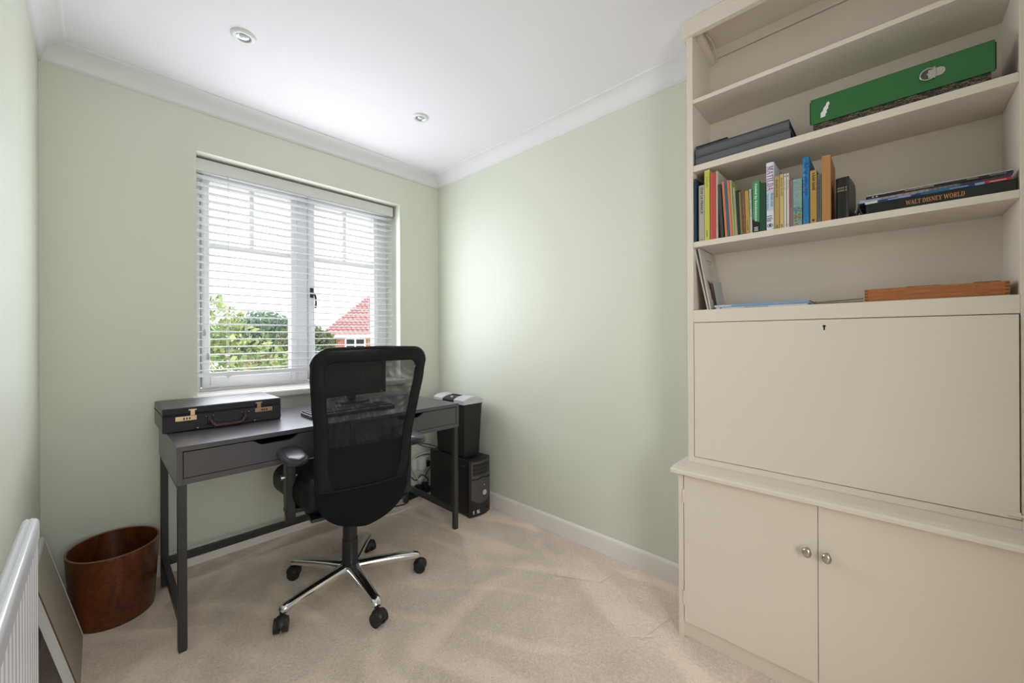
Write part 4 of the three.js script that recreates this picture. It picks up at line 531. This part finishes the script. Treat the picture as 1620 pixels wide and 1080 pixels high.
{
  const s = thing('wall_socket', 'white double wall socket with plugged adapter behind the desk', 'socket', [1.865, 0.20, 0]);
  part(s, 'faceplate', bx(-0.073, 0.073, -0.043, 0.043, 0, 0.010, 0.004), M.white); part(s, 'adapter', bx(-0.045, 0.02, -0.035, 0.05, 0.010, 0.058, 0.006), M.white); part(s, 'plug', bx(0.03, 0.065, -0.03, 0.015, 0.010, 0.045, 0.006), M.blackPlastic); part(s, 'rocker_switch', bx(0.052, 0.062, 0.018, 0.034, 0.010, 0.013, 0.001), M.white);
  const st = thing('extension_strip', 'black multi-socket extension strip on the floor behind the computer', 'extension lead', [1.80, 0, 0.085], 0.15);
  part(st, 'strip_body', bx(-0.11, 0.11, 0, 0.035, -0.025, 0.025, 0.006), M.blackPlastic); for (let k = 0; k < 3; k++) part(st, 'plug', bx(-0.085 + 0.06 * k, -0.045 + 0.06 * k, 0.035, 0.075, -0.02, 0.02, 0.006), M.blackPlastic);
  const wc = std(lin(0.72, 0.71, 0.66), 0.5), cab = (n, l, pts, r, m) => solo(n, l, 'cable', tube(pts, r, 70, 7), m, 'cables behind the desk');
  cab('white_cable', 'white cable looping down the wall behind the desk', [[1.93, 0.31, 0.21], [1.88, 0.305, 0.12], [1.80, 0.285, 0.07], [1.76, 0.24, 0.05], [1.775, 0.17, 0.055], [1.81, 0.09, 0.07], [1.83, 0.03, 0.05], [1.82, 0.012, 0.04]], 0.0042, wc);
  cab('white_cable', 'white cable lying across the carpet under the desk', [[1.38, 0.004, 0.20], [1.50, 0.004, 0.24], [1.62, 0.004, 0.225], [1.69, 0.004, 0.215], [1.75, 0.005, 0.19], [1.79, 0.006, 0.15]], 0.0038, wc);
  const bc = M.blackPlastic;
  cab('black_cable', 'black cable hanging from the desk back to the computer, upper', [[1.50, 0.60, 0.06], [1.66, 0.48, 0.05], [1.74, 0.43, 0.05], [1.82, 0.36, 0.08], [1.90, 0.335, 0.21]], 0.0032, bc);
  cab('black_cable', 'black cable arching level from the desk to the computer', [[1.55, 0.44, 0.05], [1.70, 0.375, 0.05], [1.79, 0.372, 0.06], [1.86, 0.365, 0.10], [1.90, 0.35, 0.215]], 0.0036, bc);
  cab('black_cable', 'black cable sagging towards the white adapter', [[1.56, 0.30, 0.05], [1.73, 0.235, 0.045], [1.79, 0.265, 0.05], [1.86, 0.29, 0.10], [1.89, 0.285, 0.215]], 0.0034, bc);
  cab('black_cable', 'thin black cable dropping beside the computer back', [[1.88, 0.33, 0.21], [1.90, 0.22, 0.12], [1.88, 0.14, 0.07], [1.84, 0.07, 0.07]], 0.0026, bc);
  cab('black_cable', 'black cable tangled above the extension strip', [[1.74, 0.15, 0.05], [1.79, 0.10, 0.055], [1.84, 0.13, 0.06], [1.88, 0.09, 0.08], [1.83, 0.06, 0.12], [1.86, 0.03, 0.16], [1.90, 0.06, 0.20]], 0.004, bc);
  cab('black_cable', 'black cable on the carpet near the skirting', [[1.42, 0.004, 0.10], [1.55, 0.004, 0.14], [1.64, 0.004, 0.16], [1.70, 0.010, 0.11], [1.74, 0.02, 0.075]], 0.0036, bc);
}
// ------------------------------------------------------------------ waste bin, radiator, leaning board
{
  const w = thing('waste_bin', 'oval walnut veneer waste bin on the carpet in the corner', 'bin', [0.216, 0, 0.193]), prof = [];
  for (const [r, y] of [[0.0001, 0.0], [0.88, 0.0], [0.884, 0.004], [1.0, 0.285], [0.996, 0.2875], [0.958, 0.2875], [0.955, 0.285], [0.848, 0.012], [0.0001, 0.012]]) prof.push(new THREE.Vector2(r, y));
  const g = new THREE.LatheGeometry(prof, 96).toNonIndexed(); { const p = g.attributes.position, uv = g.attributes.uv; for (let i = 0; i < p.count; i++) uv.setXY(i, uv.getX(i), p.getY(i) / 0.5); }
  g.computeVertexNormals(); const g2 = new THREE.LatheGeometry(prof.slice(1, 4), 96); part(w, 'veneer_shell', g2.scale(0.144, 1, 0.168), M.walnut);
  part(w, 'inner_shell', new THREE.LatheGeometry(prof.slice(6), 96).scale(0.144, 1, 0.168), M.walnut); part(w, 'rim', new THREE.LatheGeometry(prof.slice(3, 7), 96).scale(0.144, 1, 0.168), std(lin(0.22, 0.10, 0.05), 0.5)); part(w, 'base', new THREE.CylinderGeometry(0.88, 0.88, 0.006, 64).translate(0, 0.004, 0).scale(0.143, 1, 0.167), M.walnut);
  const th = 1.05, s0 = [0.144 * Math.cos(th), 0.168 * Math.sin(th)]; part(w, 'seam', tube([[s0[0] * 0.886, 0.004, s0[1] * 0.886], [s0[0] * 1.001, 0.284, s0[1] * 1.001]], 0.0007, 4, 5), std(lin(0.10, 0.04, 0.015), 0.5));
}
{
  const r = thing('radiator', 'white fluted panel radiator on the left wall', 'radiator', [0, 0, 0]), z0 = 1.13, z1 = 2.03, yb = 0.16, yt = 0.722, xf = 0.0705, xb = 0.048;
  const s = new THREE.Shape(); s.moveTo(xb, -z0); s.lineTo(xf - 0.004, -z0); s.lineTo(xf, -z0 - 0.006); const n = 22, p = (z1 - z0 - 0.012) / n;
  for (let i = 0; i < n; i++) { const a = z0 + 0.006 + i * p; s.lineTo(xf, -(a + p * 0.30)); s.lineTo(xf - 0.0065, -(a + p * 0.42)); s.lineTo(xf - 0.0065, -(a + p * 0.78)); s.lineTo(xf, -(a + p * 0.90)); }
  s.lineTo(xf, -z1 + 0.006); s.lineTo(xf - 0.004, -z1); s.lineTo(xb, -z1); s.closePath();
  part(r, 'panel', uvm(new THREE.ExtrudeGeometry(s, { depth: yt - yb, bevelEnabled: false }).rotateX(-Math.PI / 2).translate(0, yb, 0)), M.whiteEnamel);
  const c = new THREE.Shape(); c.moveTo(xf + 0.002, 0.690); c.lineTo(xf + 0.002, 0.722); c.quadraticCurveTo(xf + 0.0015, 0.733, xf - 0.006, 0.7355); c.lineTo(xb + 0.003, 0.7355); c.quadraticCurveTo(xb - 0.004, 0.733, xb - 0.004, 0.722); c.lineTo(xb - 0.004, 0.690); c.lineTo(xb - 0.001, 0.690); c.lineTo(xb - 0.001, 0.722); c.lineTo(xf - 0.001, 0.722); c.lineTo(xf - 0.001, 0.690); c.closePath();
  part(r, 'top_grille', new THREE.ExtrudeGeometry(c, { depth: z1 - z0 + 0.004, bevelEnabled: false, curveSegments: 6 }).translate(0, 0, z0 - 0.002), M.whiteEnamel);
  part(r, 'grille_ridge', merge(bx(xb + 0.004, xb + 0.006, 0.735, 0.7375, z0, z1), bx(xf - 0.010, xf - 0.008, 0.735, 0.7375, z0, z1)), M.whiteEnamel);
  for (const z of [1.3, 1.85]) part(r, 'wall_bracket', bx(0.003, xb, 0.30, 0.64, z, z + 0.03), M.whiteEnamel);
  part(r, 'pipe', cyl(0.0075, 0.0075, 0.18, 0.058, 0.09, 2.01, 14), M.chrome);
}
{
  const a = Math.atan2(0.228, 0.974), b = thing('leaning_board', 'cream faced board with white frame leaning on the left wall', 'board', [0.1235, 0.0, 0.300]); b.rotation.z = a;
  const H = 0.432, Z = 0.365, wf = std(lin(0.66, 0.67, 0.66), 0.45);
  part(b, 'frame', merge(bx(-0.022, -0.0005, 0, H, 0, 0.022), bx(-0.022, -0.0005, 0, H, Z - 0.022, Z), bx(-0.022, -0.0005, H - 0.022, H, 0.022, Z - 0.022), bx(-0.022, -0.0005, 0, 0.022, 0.022, Z - 0.022)), wf, 'white wooden frame');
  part(b, 'lip', merge(bx(-0.0005, 0.004, 0.0, H, 0, 0.011), bx(-0.0005, 0.004, H - 0.011, H, 0.011, Z)), wf);
  part(b, 'face_panel', bx(-0.0005, 0.0025, 0, H - 0.011, 0.011, Z - 0.001), std(lin(0.50, 0.46, 0.38), 0.6), 'cream hardboard face'); part(b, 'panel_edge', bx(-0.0006, 0.0026, 0, H - 0.011, Z - 0.001, Z + 0.0004), std(lin(0.17, 0.08, 0.035), 0.8), 'raw brown hardboard edge');
}
// ------------------------------------------------------------------ outside the window
const GY = -2.7;
{
  const gr = struct('floor_outside', uvm(bx(-40, 60, GY - 0.3, GY, -80, -0.4)), std(lin(0.30, 0.31, 0.22), 1), 'lawn and gardens outside the window', 'ground'); void gr;
  solo('driveway', 'pale paved driveway outside below the tree', 'driveway', bx(-6, 7.5, GY, GY + 0.04, -5.2, -0.5), std(lin(0.50, 0.49, 0.47), 0.9));
  const leafShape = (() => { const g = new THREE.BufferGeometry(); g.setAttribute('position', new THREE.Float32BufferAttribute([0, 0, 0, 0.5, 0.45, 0.08, 0, 1, 0, -0.5, 0.45, 0.08], 3)); g.setIndex([0, 1, 2, 0, 2, 3]); g.setAttribute('uv', new THREE.Float32BufferAttribute([0, 0, 1, 0, 1, 1, 0, 1], 2)); g.computeVertexNormals(); return g; })();
  const leafM = phys(0xffffff, 0.7, { transmission: 0.35, thickness: 0, side: THREE.DoubleSide });
  const trunkM = std(lin(0.10, 0.075, 0.05), 0.9);
  function tree(label, [x, y, z], lobes, n, size, cols, seed, trunkR = 0.12) {
    const t = thing('garden_tree', label, 'tree', [x, GY, z]), r = mulberry(seed), im = new THREE.InstancedMesh(leafShape, leafM, n); im.name = 'foliage'; im.userData.kind = 'stuff'; sh(im); t.add(im);
    const m = new THREE.Matrix4(), q = new THREE.Quaternion(), c = new THREE.Color();
    for (let i = 0; i < n; i++) {
      const [lx, ly, lz, R] = lobes[Math.floor(r() * lobes.length)], u = 2 * r() - 1, a = 2 * Math.PI * r(), d = R * (0.55 + 0.5 * Math.cbrt(r())), k = Math.sqrt(1 - u * u);
      q.setFromEuler(new THREE.Euler(r() * 6.3, r() * 6.3, r() * 6.3)); const s = size * (0.6 + 0.8 * r());
      m.compose(V(lx + d * k * Math.cos(a), ly - GY + d * u * 0.9, lz + d * k * Math.sin(a)), q, V(s * 0.6, s, s)); im.setMatrixAt(i, m);
      const b = cols[Math.floor(r() * cols.length)], f = 0.75 + 0.5 * r(); c.setRGB(b[0] * f, b[1] * f, b[2] * f); im.setColorAt(i, c);
    }
    part(t, 'trunk', cyl(trunkR, trunkR * 0.6, y - GY, 0, (y - GY) / 2, 0, 12), trunkM);
  }
  const bright = [[0.22, 0.28, 0.09], [0.32, 0.36, 0.12], [0.15, 0.23, 0.08]], deep = [[0.09, 0.15, 0.09], [0.13, 0.20, 0.10], [0.10, 0.17, 0.12]], olive = [[0.15, 0.17, 0.06], [0.11, 0.15, 0.06]];
  tree('bright green leafy tree filling the left pane', [1.75, 0.3, -5.9], [[0, 0.6, 0, 0.85], [-0.35, 1.35, -0.1, 0.6], [0.55, 0.35, 0.2, 0.7], [0.1, -0.3, 0.3, 0.9], [-0.6, 0.6, 0.1, 0.7], [1.0, -0.2, 0.2, 0.6]], 5200, 0.12, bright, 101);
  tree('dark green tree behind the bright one', [5.4, 0.8, -19.0], [[0, 1.4, 0, 1.1], [1.1, 1.1, 0.3, 1.0], [-1.0, 1.0, 0, 1.0], [1.9, 0.7, 0.5, 0.9]], 3200, 0.22, deep, 102, 0.2);
  tree('grey-green tree beyond the far roof', [7.6, 1.2, -26.0], [[0, 1.7, 0, 1.3], [1.6, 1.5, 0.5, 1.1], [-1.5, 1.3, 0, 1.2]], 2600, 0.26, deep, 103, 0.2);
  tree('olive green tree left of the red roofed house', [5.95, 0.8, -14.0], [[0, 1.2, 0, 0.55], [0.4, 1.0, 0.3, 0.45], [-0.6, 1.0, 0, 0.55], [0.1, 0.5, 0.2, 0.6]], 2600, 0.16, olive, 104, 0.14);
  tree('dark green shrub below the olive tree', [5.35, -0.3, -12.4], [[0, 0.35, 0, 0.55], [0.6, 0.1, 0.3, 0.6], [-0.5, 0.0, 0, 0.6], [0.2, -0.5, 0.2, 0.8]], 2600, 0.14, deep, 105, 0.1);
  tree('small bright shrub beside the brick house', [6.2, -0.6, -12.6], [[0, 0.2, 0, 0.5], [0.3, -0.5, 0.2, 0.6], [-0.4, -0.5, 0.1, 0.6]], 1800, 0.12, bright, 106, 0.08);
  // brick house with red tiled roof
  const brick = dataTex(256, 256, (u, v) => { const r0 = Math.floor(v * 32), x = (u * 12 + (r0 % 2) * 0.5) % 1, y = (v * 32) % 1, j = x < 0.06 || y < 0.16; const k = 0.8 + 0.4 * N1(Math.floor(u * 12 + (r0 % 2) * 0.5) * 3.7, r0 * 5.3); return j ? [0.62, 0.58, 0.52] : [0.56 * k, 0.30 * k, 0.21 * k]; }, true, [0.4, 0.4]);
  const H = thing('brick_house', 'brick house with steep red tiled roof seen through the right pane', 'house', [8.15, GY, -18.1], -0.62), hw2 = 3.2, hd = 5.0, he = 4.05, hr = 6.3;
  part(H, 'wall', uvm(bx(0, 2 * hw2, 0, he, -hd, 0)), std(0xffffff, 0.9, { map: brick }));
  const red = [0.34, 0.17, 0.17].map((c) => c), rm = std(lin(...red), 0.8), rows = 17, ov = 0.2;
  { // hipped roof, tile courses stepped
    const gs = [], A = V(-ov, he - 0.05, ov), Bp = V(2 * hw2 + ov, he - 0.05, ov), Cc = V(2 * hw2 + ov, he - 0.05, -hd - ov), Dd = V(-ov, he - 0.05, -hd - ov), R1 = V(1.75, hr, -hd / 2), R2 = V(2 * hw2 - 1.75, hr, -hd / 2);
    const plane = (P0, P1, T0, T1) => { const n = P1.clone().sub(P0).cross(T0.clone().sub(P0)).normalize(); for (let k = 0; k < rows; k++) { const a0 = P0.clone().lerp(T0, k / rows).addScaledVector(n, 0.06), a1 = P1.clone().lerp(T1, k / rows).addScaledVector(n, 0.06), b0 = P0.clone().lerp(T0, (k + 1) / rows), b1 = P1.clone().lerp(T1, (k + 1) / rows), e0 = P0.clone().lerp(T0, k / rows), e1 = P1.clone().lerp(T1, k / rows), L = a0.distanceTo(a1), m = Math.max(2, Math.round(L / 0.24)) * 4;
      const wave = (i) => 0.03 * Math.cos(i * Math.PI / 2); gs.push(grid(m, 1, (u, v) => { const i = Math.round(u * m), q = (v ? b0.clone().lerp(b1, u) : a0.clone().lerp(a1, u)).addScaledVector(n, wave(i)); return [q.x, q.y, q.z]; }).toNonIndexed()); gs.push(grid(m, 1, (u, v) => { const i = Math.round(u * m), q = v ? a0.clone().lerp(a1, u).addScaledVector(n, wave(i)) : e0.clone().lerp(e1, u); return [q.x, q.y, q.z]; }).toNonIndexed()); } };
    plane(A, Bp, R1, R2); plane(Bp, Cc, R2, R2); plane(Cc, Dd, R2, R1); plane(Dd, A, R1, R1);
    const rf = part(H, 'tiled_roof', merge(...gs), rm, 'red pantile roof'); rf.userData.kind = 'stuff';
    part(H, 'fascia_board', merge(bx(-0.22, 2 * hw2 + 0.22, he - 0.16, he - 0.02, 0.12, 0.22), bx(-0.22, -0.12, he - 0.16, he - 0.02, -hd, 0.2)), M.white);
  }
  for (const x of [0.95, 3.4]) { const w = part(H, 'window', merge(bx(x, x + 1.0, he - 1.15, he - 0.18, -0.02, 0.06)), M.white, 'white framed window'); for (const q of [0.07, 0.54]) for (const [ya, yb] of [[he - 1.07, he - 0.58], [he - 0.52, he - 0.26]]) part(w, 'pane', bx(x + q, x + q + 0.39, ya, yb, 0.061, 0.066), std(lin(0.02, 0.025, 0.03), 0.15)); }
  const H2 = thing('far_house', 'distant low house with grey-brown roof behind the trees', 'house', [9.6, GY, -42.0], -0.7); part(H2, 'wall', bx(0, 4, 0, 4.4, -4, 0), std(lin(0.35, 0.22, 0.17), 0.9));
  part(H2, 'roof', (() => { const s = new THREE.Shape([[-0.3, 0], [4.3, 0], [2.9, 1.15], [1.1, 1.15]].map((p) => new THREE.Vector2(...p))); return new THREE.ExtrudeGeometry(s, { depth: 4.4, bevelEnabled: false }).translate(0, 4.35, -4.2); })(), std(lin(0.13, 0.10, 0.10), 0.9)); part(H2, 'chimney', bx(2.0, 2.4, 5.0, 6.1, -2.5, -2.0), std(lin(0.25, 0.12, 0.09), 0.9));
}
renderer.render(scene, camera);
